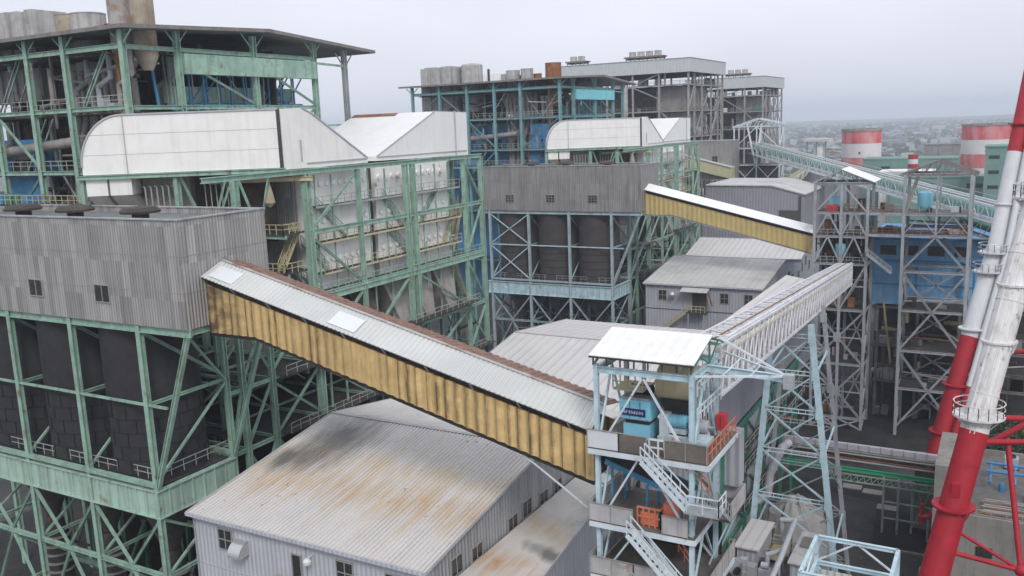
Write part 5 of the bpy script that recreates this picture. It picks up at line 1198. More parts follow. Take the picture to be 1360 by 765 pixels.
for k in range(14): z = rnd.choice((24.6, 17, 10.5, 37.8, 38.6)); T.tube('pipe', (-15.6,rnd.uniform(169,174),z), (-6.4,rnd.uniform(169,174),z), 0.14, rnd.choice((GREYSTEEL, DARK, PIPEGREY, RUST)), 8)
q = Thing('blue_tank', 'light blue upright tank on the upper deck of the bare lattice tower', 'tank', (-13, 170, 40.4)); q.part('body', MB().lathe((-13,170.5,40.9), [(0.7,0), (1.25,0.7), (1.25,2.9), (0.6,3.2)], 14), LTBLUE, smooth=True)
for a in range(4): q.beam('leg', (-13+1.1*math.cos(a*1.57+.8),170.5+1.1*math.sin(a*1.57+.8),40.42), (-13+1.1*math.cos(a*1.57+.8),170.5+1.1*math.sin(a*1.57+.8),42), 0.14, GREYSTEEL)
# stairs between the two grey towers
q = Thing('link_stair', 'grey stair sloping between the two grey lattice towers', 'stair', (-20, 167, 28)); q.part('stair_flight', MB().stair((-21.8,167.2,33.2), (-17.6,167.2,29.9), 0.9, (0,-1,0)), GREYSTEEL); q.part('platform', MB().box(-23,166.2,33.1,-21.8,167.4,33.2), GRATING)

Bb = Thing('blue_building', 'faded blue boiler casing raised on dark steel legs behind the grey lattice towers', 'industrial building', (-10, 186, 0))
Bb.part('casing', MB().box(-22.4,177.8,22.2,6,200,30.2), BLUE2); Bb.part('upper_casing', MB().box(-22.4,179.2,30.21,6,200,34.4), BLUE2)
Bb.part('roof_slab', MB().box(-22.8,177.4,34.42,6,200,34.9), BLUE); Bb.part('ledge', MB().box(-22.6,177.2,30.22,6,179.1,30.5), BLUE)
for x in (-21, -17.2, -12.8, -8.4, -4): Bb.part('louvre', MB().box(x,179.05,31.4,x+2.8,179.18,33.2), DARKBROWN)
for x in (-18, -13, -7): Bb.part('access_panel', MB().box(x,177.7,25.5,x+1.3,177.78,28), BLUE2)
Bb.part('casing_ribs', MB().box(-22.4,177.6,26,6,177.78,26.2).box(-14.5,177.62,22.2,-14.3,177.78,30).box(-5,177.62,22.2,-4.8,177.78,30), BLUE)
for x in (-21, -14, -7, 0):
    for y in (178.5, 190): Bb.beam('column', (x,y,0), (x,y,22), 0.6, BROWNSTEEL, kind='H')
for z in (7, 14, 21.5):
    for y in (178.5, 190): Bb.beam('beam', (-22,y,z), (5,y,z), 0.4, BROWNSTEEL, h=0.6, kind='H')
    Bb.part('floor', MB().box(-22,179,z-0.5,5,198,z-0.35), GRATING)
rnd = random.Random(17)
for k in range(40):
    z = rnd.uniform(1, 20); x = rnd.uniform(-22, 2); d = rnd.choice(((1,0), (0,1))); L2 = rnd.uniform(2, 8); Bb.tube('pipe', (x,rnd.uniform(178,182),z), (x+d[0]*L2,rnd.uniform(178,182),z+d[1]*L2), rnd.uniform(0.12, 0.5), rnd.choice((PIPEGREY, DARK, DARKBROWN, GREYSTEEL, RUST, YRAIL)), 8)
for k in range(26):
    z = rnd.choice((0.05, 7, 14)); x = rnd.uniform(-22, 3); s_ = rnd.uniform(0.8, 2.4); Bb.part('equipment', MB().box(x,178.8,z,x+s_,180.5,z+s_*1.2), rnd.choice((DARK, DARKBROWN, GREYSTEEL, CONC, PIPEGREY)))
Bb.part('tilted_ladder', MB().stair((-19.8,177,22.5), (-18.2,177,11), 0.9, (0,-1,0), 0.5), YRAIL)
Bb.part('back_wall', MB().box(-24,199,0,8,199.3,22.2), DARK)  # added dark backing, stands in for the shade under the casing
# ------------------------------------------------------------------ the two rear boiler houses with pale fascias
def grey_boiler(label, X1, Y0, xs, ys, zs, zf, zt, x0, coolers, seed, brk):
    T = Thing('grey_boiler_house', label, 'boiler house', (X1-20, Y0+20, 0), group='grey boiler houses with pale fascias')
    frame(T, [X1-1-a for a in xs][::-1], [Y0+0.8+b for b in ys], zs, BEIGESTEEL, 0.72, 0.5, 0.36, {'R': ['A']*(len(zs)-2)+[None]}, inner=False)
    xf = [X1-1-a for a in xs]
    for i, z0_, z1_ in brk: T.beam('brace', (xf[i],Y0+0.8,z0_), (xf[i-1],Y0+0.8,z1_), 0.5, GREYSTEEL, kind='H')
    yl = Y0+0.8+ys[-1]
    fs = MB().box(x0,Y0,zf,X1,Y0+0.4,zt).box(X1-0.4,Y0+0.41,zf,X1,yl+1,zt); T.part('fascia', fs, FASCIA)
    T.part('roof', MB().box(x0,Y0+0.42,zt-0.6,X1-0.42,yl+1,zt-0.2), ROOFDK); T.part('roof_edge', MB().box(x0,Y0-0.15,zt,X1+0.15,Y0+0.3,zt+0.25).box(X1-0.3,Y0+0.31,zt,X1+0.15,yl+1.1,zt+0.25), GREYSTEEL)
    T.part('soffit', MB().box(x0,Y0+0.42,zf-0.1,X1-0.42,yl,zf+0.1), DARK)
    T.part('furnace_wall', MB().box(x0,Y0+9,20,X1-7,yl-4,zs[-2]-1), DARKBROWN)
    T.part('casing_wall', MB().box(X1-14,Y0+5,zs[-3]-6,X1-4.5,yl-8,zs[-2]-0.5), PIPEGREY)
    for z in zs[1:-1]:
        T.part('floor', MB().box(x0,Y0+1.6,z-0.5,X1-1.8,yl-0.5,z-0.3), GRATING); T.part('floor_rail', MB().rail([(x0,Y0+0.9,z+0.2), (X1-1,Y0+0.9,z+0.2), (X1-1,yl,z+0.2)], 1.2, 0.06, 3.0), BROWNSTEEL)
    r = random.Random(seed)
    for k in range(60):
        z = r.choice(zs[1:-1]); side = r.random()
        if side < 0.6: x, y = r.uniform(x0+4, X1-3), Y0+r.uniform(2, 6)
        else: x, y = X1-r.uniform(2, 5), r.uniform(Y0+3, yl-2)
        L = r.uniform(2, 8); d = r.choice(((1,0,0), (0,0,1), (0,1,0), (0,0,1)))
        T.tube('pipe', (x,y,z), (min(X1-1.5,x+d[0]*L),y+d[1]*L*0.5,z+d[2]*min(L,7)), r.uniform(0.15, 0.5), r.choice((PIPEGREY, GREYSTEEL, DARK, BROWNSTEEL)), 8)
    for k in range(30):
        z = r.choice(zs[1:-1]); x, y = (r.uniform(x0+4, X1-4), Y0+r.uniform(2, 5)) if r.random() < .6 else (X1-4.5, r.uniform(Y0+3, yl-4)); s_ = r.uniform(0.8, 2.4)
        T.part('equipment', MB().box(x,y,z,x+s_,y+s_,z+s_*1.3), r.choice((DARK, DARKBROWN, GREYSTEEL, PIPEGREY, DKGREEN, CASING)))
    for k in range(10):
        y = r.uniform(Y0+4, yl-4); z = r.choice(zs[2:-1]); T.beam('inner_brace', (X1-2.2,y,z), (X1-2.2,y+r.choice((-7,7)),z+8), 0.35, BROWNSTEEL)
    for (cx_, cy_, n, lb) in coolers:
        q = Thing('roof_cooler', lb, 'cooling fans', (cx_, cy_, zt))
        fr = MB(); wd = n*3.2
        fr.beam((cx_-wd/2-1,cy_-2,zt+1.9), (cx_+wd/2+1,cy_-2,zt+1.9), 0.3, 0.5); fr.beam((cx_-wd/2-1,cy_+2,zt+1.9), (cx_+wd/2+1,cy_+2,zt+1.9), 0.3, 0.5); q.part('frame', fr, BROWNSTEEL)
        q.part('coil_bank', MB().box(cx_-wd/2-0.5,cy_-1.8,zt+1.2,cx_+wd/2+0.5,cy_+1.8,zt+2.2), DARK)
        for i in range(n+1):
            for sy in (-2, 2): q.beam('leg', (cx_-wd/2+i*wd/n,cy_+sy,zt-0.2), (cx_-wd/2+i*wd/n,cy_+sy,zt+1.9), 0.3, BROWNSTEEL)
        for i in range(n):
            q.part('fan_shroud', MB().lathe((cx_-wd/2+(i+0.5)*wd/n,cy_,zt+2.2), [(1.45,0), (1.25,0.5), (1.3,1.7), (1.15,1.7), (1.1,0.5)], 14), CONCRETEG, smooth=True)
    return T
t3 = grey_boiler('large grey open boiler house with pale fascia, right behind the teal boiler house', -97, 300, [0, 10.5, 20.2, 30, 40, 47], [0, 6.5, 15, 26, 34.7, 40.8], [0, 30, 43, 51.8, 60.8, 69.6, 74], 73.7, 78.2, -147,
            [(-143, 309, 2, 'pair of rusty round roof fans on the large grey boiler house, left end'), (-116.5, 309, 4, 'row of round roof fans on legs atop the large grey boiler house')], 41, [(2, 61.2, 69.2), (2, 69.4, 61), (1, 60.4, 51.9), (2, 69.8, 74)] and [(2, 69.9, 73.6), (2, 69.3, 65), (1, 61, 52)])
t3.part('downcomer', MB().path([(-120.5,300.4,70), (-120.8,300.2,68), (-120.8,300.2,60), (-122.5,300.6,56)], 0.9, 12), CONCRETEG, smooth=True)
t4 = grey_boiler('farthest grey open boiler house with pale fascia, half hidden behind the larger one', -96, 400, [0, 8, 18.5, 27], [0, 6, 13, 20, 28, 36], [0, 30, 44, 52.5, 60, 67, 70.6], 70.3, 74.9, -132,
            [(-110.5, 410, 3, 'cluster of round roof fans on the farthest grey boiler house')], 43, [(2, 67.2, 70), (2, 66.6, 60), (1, 59.8, 52.6)])
t4.part('downcomer', MB().path([(-117.3,399.6,66), (-117.3,399.6,58), (-119,400,53), (-124,400.6,50)], 0.9, 12), CONCRETEG, smooth=True)
q = Thing('rear_bunker_house', 'plain grey bunker house wall with one window below the grey boiler houses', 'industrial building', (-92, 300, 30)); cb = q.part('cladding', MB().box(-106,291,38,-80,299,50.4), CLAD2); window_on(q, cb, 291, (-86.8, 43.5), 1.8, 2.0, 'y-'); q.part('parapet_cap', MB().box(-106.1,290.9,50.41,-79.9,299.1,50.6), GREYSTEEL)
for x in (-104, -96, -88, -81): q.beam('column', (x,292,0), (x,292,38), 0.6, TEAL, kind='H')
q = Thing('pale_yellow_gallery', 'short pale yellow covered gallery, left of the small lattice tower', 'conveyor gallery', (-85, 289, 36)); q.part('side_wall', MB().prism([(-97,288,42.4), (-79.5,288,38.2), (-79.5,288,41.7), (-97,288,46.2)], (0,4,0)), PALEYELLOW); q.part('roof', MB().prism([(-97,287.7,46.3), (-79.5,287.7,41.8), (-79.5,292.3,41.8), (-97,292.3,46.3)], (0,0,0.25)), GALROOF)
q = Thing('pale_yellow_gallery', 'pale yellow sloping gallery with white truss side, right of the small lattice tower', 'conveyor gallery', (-61, 293, 32)); q.part('side_wall', MB().prism([(-67,292,32), (-55.5,300,40), (-55.5,300,43.6), (-67,292,35.6)], (1.5,3,0)), PALEYELLOW)
tb = MB(); truss_side(tb, (-64.5,291.2,31.5), (-53.5,299.5,40.5), (-64.5,291.2,35), (-53.5,299.5,44), 9, 0.2, 0.2); q.part('side_truss', tb, WHITESTEEL)
T = Thing('small_lattice_tower', 'bluish-grey lattice tower with arched truss top where the green tube conveyor starts', 'transfer tower', (-74, 303, 0))
frame(T, [-82, -74.5, -67], [300, 306], [0, 24, 34, 42, 47.5, 54.6], PALEBLUE, 0.45, 0.4, 0.32, {'F': ['X', 'X', 'X', None, 'A'], 'R': ['X', 'X', 'X', None, 'A']}, inner=False)
rt = MB()
for y in (300, 306): rt.beam((-82.5,y,54.6), (-74.5,y,57.2), 0.3); rt.beam((-74.5,y,57.2), (-66,y,55.2), 0.3); [rt.beam((-82+i*2.5,y,54.6), (-80.8+i*2.5,y,55.4+0.5*min(i, 5-i)), 0.18) for i in range(6)]
for i in range(5): rt.beam((-82+i*3.8,300,54.9+0.3*min(i,4-i)*2), (-82+i*3.8,306,54.9+0.3*min(i,4-i)*2), 0.18)
T.part('roof_truss', rt, PALEBLUE)
for z in (34, 42, 47.5): T.part('deck', MB().box(-82,300.3,z,-67,305.8,z+0.15), GRATING)
T.beam('leaning_strut', (-77.8,300.2,55.5), (-74.8,299.8,42.5), 0.5, WHITESTEEL); T.beam('leaning_strut', (-73,300.2,55.5), (-74.4,299.8,42.5), 0.5, WHITESTEEL)
T.part('dark_floor_house', MB().box(-81,301,24,-68,305.5,41.5), DARK)
G = Thing('tube_conveyor', 'long conveyor bridge with green tube cover and white lattice sides crossing behind the grey towers', 'conveyor bridge', (-38, 250, 40))
A, B = Vector((-77, 305, 48.2)), Vector((8.5, 186, 36.2)); dv = B-A; dn = Vector((dv.x,dv.y,0)).normalized(); nl = Vector((dn.y,-dn.x,0))
def cp(t, s_, z): p = A+dv*t+nl*s_; return (p.x,p.y,p.z+z)
G.part('tube_cover', MB().tube(cp(0,0,-0.2), cp(1,0,-0.2), 1.25, 18), mat('mint_tube', (0.22,0.42,0.34), 0.5, var=0.08, streak=0.15), smooth=True)
for s_ in (-1.9, 1.9):
    tb = MB(); truss_side(tb, cp(0,s_,-2.4), cp(1,s_,-2.4), cp(0,s_,1.2), cp(1,s_,1.2), 34, 0.16, 0.26, True, 'W'); G.part('side_truss', tb, WHITESTEEL)
fl = MB(); fl.prism([cp(0,-1.8,-2.4), cp(1,-1.8,-2.4), cp(1,1.8,-2.4), cp(0,1.8,-2.4)], (0,0,0.15)); G.part('floor', fl, PALEBLUE)
wk = MB(); wk.prism([cp(0,-2.9,0.9), cp(1,-2.9,0.9), cp(1,-1.95,0.9), cp(0,-1.95,0.9)], (0,0,0.12)); wk.prism([cp(0,-2.9,1.9), cp(1,-2.9,1.9), cp(1,-2.8,1.9), cp(0,-2.8,1.9)], (0,0,0.1)); G.part('walkway', wk, PANELGREY)
sp = MB(); sp.beam(cp(0,0.4,1.35), cp(1,0.4,1.35), 0.5, 0.3); G.part('top_pipe', sp, SILVER)
for t in (0.38, 0.62, 0.86):
    for s_ in (-1.9, 1.9):
        p = cp(t, s_, -2.5); G.beam('support_leg', p, (p[0],p[1],0), 0.5, GREYSTEEL, kind='H')
G2 = Thing('tube_conveyor', 'lower short green tube conveyor beside the blue building near the striped stack', 'conveyor bridge', (0, 180, 32))
A, B = Vector((-7.5, 178.6, 38.4)), Vector((11, 168, 33.6)); dv = B-A; dn = Vector((dv.x,dv.y,0)).normalized(); nl = Vector((dn.y,-dn.x,0))
G2.part('tube_cover', MB().tube(cp(0,0,0), cp(1,0,0), 0.75, 14), DKGREEN, smooth=True); tb = MB(); truss_side(tb, cp(0,1,-1.8), cp(1,1,-1.8), cp(0,1,1.0), cp(1,1,1.0), 10, 0.12, 0.2); G2.part('side_truss', tb, GREYSTEEL)
for t in (0.1, 0.9): p = cp(t,1,-1.8); G2.beam('support_leg', p, (p[0],p[1],0), 0.4, GREYSTEEL)
fl = MB(); fl.prism([cp(0,-1,-1.8), cp(1,-1,-1.8), cp(1,1,-1.8), cp(0,1,-1.8)], (0,0,0.1)); G2.part('floor', fl, GRATING)

# ------------------------------------------------------------------ striped chimneys and green buildings farther off
def striped(label, x, y, r, bands, rim):
    T = Thing('striped_chimney', label, 'chimney', (x, y, 0), group='wide red and white chimneys')
    for z0, z1, m in bands: T.part('paint_band', MB().lathe((x,y,z0), [(r,0), (r,z1-z0)], 40), m, smooth=True)
    T.part('rim', MB().lathe((x,y,bands[0][1]), [(r+0.3,0), (r+0.3,rim), (r-0.6,rim), (r-0.6,0.02)], 40), PIPEGREY, smooth=True)
    T.part('opening', MB().box(x+0.0,y-r-0.05,37.6,x+0.9,y-r+0.4,38.6), SEAM)
striped('wide faded red and white chimney, left one, directly behind the tube conveyor', -66.9, 480, 9.4, [(42.6,48.6,FADEDRED), (35.8,42.58,CHIMWHITE), (29.6,35.78,FADEDRED), (0,29.58,CHIMWHITE)], 1.3)
striped('wide red and white chimney, right one, next to the tall green building', -11.6, 480, 10.6, [(43.2,49.6,FADEDRED), (36.6,43.18,CHIMWHITE), (30.2,36.58,FADEDRED), (0,30.18,CHIMWHITE)], 1.0)
T = Thing('small_striped_stack', 'small red and white banded stack between the two wide chimneys', 'chimney', (-37.5, 420, 0))
for i in range(4): T.part('paint_band', MB().lathe((-37.5,420,39.3-2.0*(i+1)), [(2.0,0), (2.0,1.98)], 20), STACKRED if i % 2 == 0 else CHIMWHITE, smooth=True)
T.part('base_shaft', MB().lathe((-37.5,420,0), [(2.0,0), (2.0,31.28)], 20), CHIMWHITE, smooth=True)
def block(name, label, x0, y0, x1, y1, z1, m, wins=(), cat='building', roofm=None):
    T = Thing(name, label, cat, ((x0+x1)/2, (y0+y1)/2, 0)); wl = T.part('wall', MB().box(x0,y0,0,x1,y1,z1), m); T.part('roof', MB().box(x0-0.3,y0-0.3,z1+0.01,x1+0.3,y1+0.3,z1+0.6), roofm or m)
    for (a, z, w_, h) in wins: T.part('window', MB().box(a,y0-0.12,z,a+w_,y0-0.01,z+h), GLASS)
    return T
block('green_building', 'long low green building between the two striped chimneys', -62, 452, -22, 470, 35.6, MINT, [(-54,31.3,4,1.2), (-40,31.3,4,1.2)])
block('green_building', 'wide green building with dark strip windows, behind the bare lattice tower', -46, 405, -8, 420, 30.3, MINT, [(-34+i*9,26.2-(i % 2)*4,6,1.8) for i in range(3)]+[(-30,21,5,2), (-20,21,5,2)])
block('green_building', 'tall green building block with slot windows beside the striped stack', -9.3, 380, 14, 398, 43.2, MINT, [(-8.0,39-5.6*i,3.6,1.3) for i in range(5)]+[(2.0,39-5.6*i,3.6,1.3) for i in range(5)])
block('white_annex', 'small whitish block at the foot of the left striped chimney', -55.8, 470, -49, 478, 33.5, CHIMWHITE)
block('screen_wall', 'long grey ribbed screen wall seen beyond the green buildings', -43, 540, -12, 546, 38.8, CLAD2)
q = block('roof_pavilion', 'open-sided rooftop shelter with pale roof left of the striped chimney', -82, 420, -73, 428, 37.5, PIPEGREY); q.part('canopy', MB().box(-83,419,45.6,-72,429,46.8), GALROOF)
for x in (-81.5, -77.5, -73.5): q.beam('post', (x,419.8,37.5), (x,419.8,45.6), 0.5, MINT)
q.part('screen', MB().box(-79,421,38.2,-73.6,421.3,44.5), CASING)
block('low_roof_block', 'low white flat-roofed block left of the small striped stack', -52, 430, -30, 446, 31.0, CASING)

# ------------------------------------------------------------------ red and white tripod stack on the right
T = Thing('tripod_stack', 'towering red and white tubular stack on leaning legs at the right edge', 'chimney', (3, 100, 0))
def leg(P0, P1, segs, rings, r0, r1, n=36):
    P0, P1 = Vector(P0), Vector(P1); d = P1-P0
    at = lambda z: P0+d*((z-P0.z)/d.z); rad = lambda z: r0+(r1-r0)*(z/120.0)
    u = d.normalized()
    for z0, z1, m in segs: T.part('leg_section', MB().tube(at(z0), at(z1), rad(z0), n, rad(z1)), m, smooth=True)
    jt = MB(); z = 2.0
    while z < 110: jt.tube(at(z)-u*0.05, at(z)+u*0.05, rad(z)+0.035, n); z += 3.1
    T.part('weld_flanges', jt, segs[0][2]) if False else None
    for z, kind, m in rings:
        c = at(z); rr = rad(z); rb = MB()
        rb.lathe(tuple(c), [(rr*0.9,-0.12), (rr+(0.95 if kind == 2 else 0.6 if kind else 0.3),-0.12), (rr+(0.95 if kind == 2 else 0.6 if kind else 0.3),0.06), (rr*0.9,0.06)], 30); pl = T.part('ring_platform', rb, m)
        rb2 = MB()
        for i in range(14):
            a = 2*math.pi*i/14; rb2.beam((c.x+rr*0.95*math.cos(a),c.y+rr*0.95*math.sin(a),c.z-1.1), (c.x+(rr+(0.8 if kind == 2 else 0.25))*math.cos(a),c.y+(rr+(0.8 if kind == 2 else 0.25))*math.sin(a),c.z-0.12), 0.07)
        T.part('ring_bracket', rb2, m, pl)
        if kind == 2:
            rl = MB(); ro = rr+0.9
            ps = [(c.x+ro*math.cos(2*math.pi*i/16), c.y+ro*math.sin(2*math.pi*i/16), c.z+0.06) for i in range(17)]
            rl.rail(ps, 1.1, 0.035, 2.0); T.part('ring_rail', rl, m, pl)
    return at, rad
W, Rd = STACKWHITE, STACKRED
PA0, PA1 = Vector((-3.6,82.2,19.9)), Vector((0.2,88.5,39.6))
dd = PA1-PA0; PA0 = PA0-dd*(19.9/dd.z); PA1 = PA0+dd*(104/dd.z)
atA, radA = leg(tuple(PA0), tuple(PA1), [(0,29.8,Rd), (29.8,66,W), (66,104,Rd)], [(23.4,1,Rd), (31.2,2,W), (37.6,0,W), (42.5,0,W), (50,2,W)], 1.22, 1.05)
cond = MB()
for (ox, oy, r_) in ((-0.75,-0.98,0.11), (-0.42,-1.16,0.08), (0.2,-1.21,0.07), (0.65,-1.05,0.09)):
    cond.tube(atA(31.2)+Vector((ox,oy,0)), atA(64)+Vector((ox*0.85,oy*0.86,0)), r_, 8)
T.part('conduit', cond, W)
for z0, z1, m_ in ((1, 29.6, Rd), (29.9, 63, W)):
    lad = MB()
    for (ox, oy) in ((-0.33,-1.2), (0.0,-1.24)): lad.beam(atA(z0)+Vector((ox,oy,0)), atA(z1)+Vector((ox*.9,oy*.92,0)), 0.07)
    z = z0+0.4
    while z < z1: lad.beam(atA(z)+Vector((-0.33,-1.2+0.002*z,0)), atA(z)+Vector((0.0,-1.24+0.002*z,0)), 0.05); z += 0.45
    T.part('ladder', lad, m_)
jt = MB()
for z in range(33, 64, 4): c = atA(z); jt.tube(c-dd.normalized()*0.06, c+dd.normalized()*0.06, radA(z)+0.05, 32)
T.part('flange', jt, W)
jt = MB()
for z in (5, 11, 17, 27): c = atA(z); jt.tube(c-dd.normalized()*0.06, c+dd.normalized()*0.06, radA(z)+0.05, 32)
T.part('flange', jt, Rd)
T.part('access_box', MB().box(atA(25).x-0.5,atA(25).y-1.5,24.5,atA(25).x+0.2,atA(25).y-1.0,25.7), Rd)
QB = [Vector((-6.8,132.6,12.7)), Vector((-3.6,137.2,25.9)), Vector((-1.5,141.0,38.4)), Vector((1.5,147.7,62.2))]
PB0, PB1 = Vector(QB[0]), Vector(QB[2]); db = PB1-PB0; PB0 = PB0-db*(QB[0][2]/db.z)
atB, radB = leg(tuple(PB0), tuple(PB1), [(9.6,26.4,Rd), (26.4,QB[2][2],STACKGREY)], [(13.6,1,Rd), (20.0,1,Rd), (27.6,1,STACKGREY), (35.4,2,STACKGREY), (38.0,2,STACKGREY)], 1.2, 1.1)
PC0, PC1 = Vector(QB[2]), Vector(QB[3]); dc = PC1-PC0; PC1 = PC0+dc*((110-PC0.z)/dc.z)
atC, radC = leg(tuple(PC0), tuple(PC1), [(QB[2][2]-0.2,51.6,STACKGREY), (51.6,85,Rd), (85,110,W)], [(44.6,0,STACKGREY), (55.6,1,Rd)], 1.15, 0.85)
T.part('pedestal', MB().box(-9.6,129.2,0,-5.9,134,9.7), CONC); T.part('leg_joint', MB().ball(QB[2], 1.16, 20), STACKGREY, smooth=True)
sd = MB(); sd.tube(atB(20)+Vector((1.7,-0.9,0)), QB[2]+Vector((1.5,-1.0,0)), 0.42, 12); sd.tube(QB[2]+Vector((1.5,-1.0,0)), atC(75)+Vector((1.3,-1.0,0)), 0.42, 12); T.part('side_pipe', sd, STACKGREY, smooth=True)
sd = MB(); sd.tube(atB(6)+Vector((1.5,-1.0,0)), atB(19.9)+Vector((1.7,-0.9,0)), 0.42, 12); T.part('side_pipe', sd, Rd, smooth=True)
T.tube('third_leg', (19, 96, 0), (10.5, 106, 80), 1.6, Rd, 30, r2=1.3)
# red bracing tubes
hub = (2.55, 83.2, 18.4)
def A_at(z): p = atA(z); return (p.x+0.9, p.y+0.2, p.z)
T.tube('brace_tube', A_at(28.9), (7.5, 91.5, 28.0), 0.24, Rd, 14); T.tube('brace_tube', (0.9, 87.2, 28.9), hub, 0.24, Rd, 14)
T.tube('brace_tube', A_at(19.4), hub, 0.22, Rd, 14); T.tube('brace_tube', hub, (8.5, 87, 22.5), 0.38, Rd, 14)
T.tube('brace_tube', A_at(21.2), hub, 0.16, Rd, 12); T.tube('brace_tube', A_at(31.0), (7.5, 92, 29.8), 0.26, Rd, 14)
T.tube('brace_tube', tuple(atB(8)), (12, 134, 22), 0.4, Rd, 14); T.part('brace_hub', MB().ball(hub, 0.55, 14), Rd, smooth=True); T.tube('brace_tube', tuple(atB(24)), (12, 134, 27), 0.32, Rd, 14)
f_ = Thing('floodlight', 'grey floodlight fitting high on the right edge of the stack', 'lamp', (6.2, 100, 80)); f_.part('housing', MB().box(0.9,92.4,65.6,1.7,93.2,66.9), GREYSTEEL); f_.part('bracket', MB().beam((1.3,92.8,65.7), (3.2,91.8,65.0), 0.1), Rd)

# ------------------------------------------------------------------ yard: concrete block, pipe rack, sheds, plant
T = Thing('concrete_building', 'stained concrete block with sooty flat roof behind the red stack leg', 'building', (2, 120, 0))
bw = T.part('wall', MB().box(-6.0,108.4,0,16,132,11.0), CONC); T.part('roof', MB().box(-5.6,108.8,11.01,15.6,131.6,11.3), CONCROOF)
pp = MB().box(-6.0,108.4,11.01,16,108.75,12).box(-6.0,108.76,11.01,-5.65,132,12).box(-5.64,131.65,11.01,16,132,12); T.part('parapet', pp, CONC)
T.part('window', MB().box(-1.3,108.3,7.2,0.4,108.38,8.4), GLASS); T.part('stair_hut', MB().box(-5.96,108.76,11.31,-3.4,121,17.4), CONC)
rl = MB(); rl.rail([(-1.5,109.3,11.3), (14,109.3,11.3)], 1.2, 0.04, 1.6); T.part('roof_rail', rl, GREYRAIL)
for k in range(9):
    y = 110.6+k*0.55; T.tube('roof_pipe', (-1.2+0.2*(k % 3),y,11.6), (12,y+0.3,11.6+0.1*(k % 2)), 0.09, GREYSTEEL if k % 3 else RUST, 8)
q = Thing('blue_pipework', 'bright blue pipe frame standing on the concrete flat roof', 'pipework', (2, 122, 11.3))
for y in (121, 124): q.tube('pipe', (-0.8,y,13.0), (9,y,13.0), 0.18, BLUE, 12); 
for x in (-0.3, 2.4, 5.2): q.beam('post', (x,121,11.31), (x,121,13.1), 0.3, BLUE); q.beam('post', (x,124,11.31), (x,124,13.1), 0.3, BLUE); q.tube('cross_pipe', (x,118.5,12.5), (x,124,12.8), 0.15, BLUE, 10)
q.part('valve', MB().lathe((1,119,11.31), [(0.35,0), (0.4,0.7), (0.2,1.1)], 12), BLUE, smooth=True)
rnd = random.Random(4)
for k, (x, y) in enumerate(((3.5, 116.5), (6.5, 117), (1.2, 127))):
    q = Thing('roof_unit', ('pale roof unit near the blue pipework', 'second pale roof unit, farther right along the concrete roof', 'small pale roof unit at the back of the concrete roof')[k], 'roof unit', (x,y,11.3)); q.part('body', MB().box(x,y,11.5,x+1.6,y+1.4,12.8), MACHGREY); q.part('fan', MB().lathe((x+0.8,y+0.7,12.81), [(0.5,0), (0.5,0.25), (0.4,0.25), (0.4,0.05)], 14), DARK); q.part('skid', MB().box(x-0.1,y-0.1,11.31,x+1.7,y+1.5,11.48), DARK)

T = Thing('pipe_rack', 'long lilac cable tray and pipe rack on green beams crossing the dark yard', 'pipe rack', (-18, 138, 0))
yk = 127.2
T.part('cable_tray', MB().box(-33,yk-0.5,11.3,-6.3,yk+1.6,11.45).box(-33,yk-0.55,11.2,-6.3,yk-0.5,12.0), LILAC)
st_ = MB()
for k in range(19): st_.beam((-32.8+k*1.46,yk-0.58,11.1), (-32.8+k*1.46,yk-0.58,12.1), 0.09)
T.part('tray_stiffeners', st_, PIPEGREY)
for k in range(5): T.tube('pipe', (-33,yk-0.5+0.1*k,10.95-0.36*k), (-6.3,yk-0.5+0.1*k,10.95-0.36*k), 0.16, (PIPEGREY, LILAC, DARK, RUST, LILAC)[k], 8)
T.beam('green_beam', (-33,yk-1.2,8.6), (-6.6,yk-1.2,8.6), 0.35, mat('bright_green_paint', (0.04,0.36,0.19), 0.5, streak=0.2), h=0.55, kind='H')
lt = MB(); truss_side(lt, (-21,yk-1.6,7.0), (-6.8,yk-1.6,7.0), (-21,yk-1.6,8.0), (-6.8,yk-1.6,8.0), 16, 0.08, 0.12); T.part('lattice_girder', lt, GREEN)
for x in (-13.2, -11.3, -9.6):
    T.beam('leg', (x,yk-1.2 if x < -10 else yk,0), (x,yk-1.2 if x < -10 else yk,8.3), 0.28, GREEN if x > -11 else GREYSTEEL, kind='H')
for x in (-30, -26): T.beam('leg', (x,yk,0), (x,yk,10.6), 0.35, DKGREEN, kind='H')
for z in (2.2, 4.6): T.beam('tie', (-13.2,yk-1.2,z), (-7,yk-1.2,z), 0.16, GREEN)
T.beam('brace', (-9.6,yk,0.5), (-6.8,yk,8), 0.16, GREEN); T.beam('brace', (-6.8,yk,0.5), (-9.6,yk,8), 0.16, GREEN); T.beam('leg', (-6.8,yk,0), (-6.8,yk,10.6), 0.28, GREEN, kind='H')
q = Thing('red_valve_set', 'red pipework cluster at the right end of the pipe rack', 'pipework', (-7.2, 125.4, 3)); q.part('manifold', MB().path([(-8.6,125.4,3.6), (-7.4,125.4,3.6), (-6.8,125.4,4.6), (-6.2,125.4,4.6)], 0.35, 10), REDP, smooth=True); q.part('stand', MB().beam((-7.4,125.4,0), (-7.4,125.4,3.4), 0.25), GREYSTEEL); q.part('riser', MB().tube((-8.2,125.4,2.4), (-8.2,125.4,5.4), 0.3, 10), REDP, smooth=True)
st_ = solo('kerb', 'low pale concrete kerb along the dark yard by the pipe rack', 'kerb', MB().box(-13.6,120.6,0,-6.6,120.95,0.28), CONC, (-10,120.7,0))
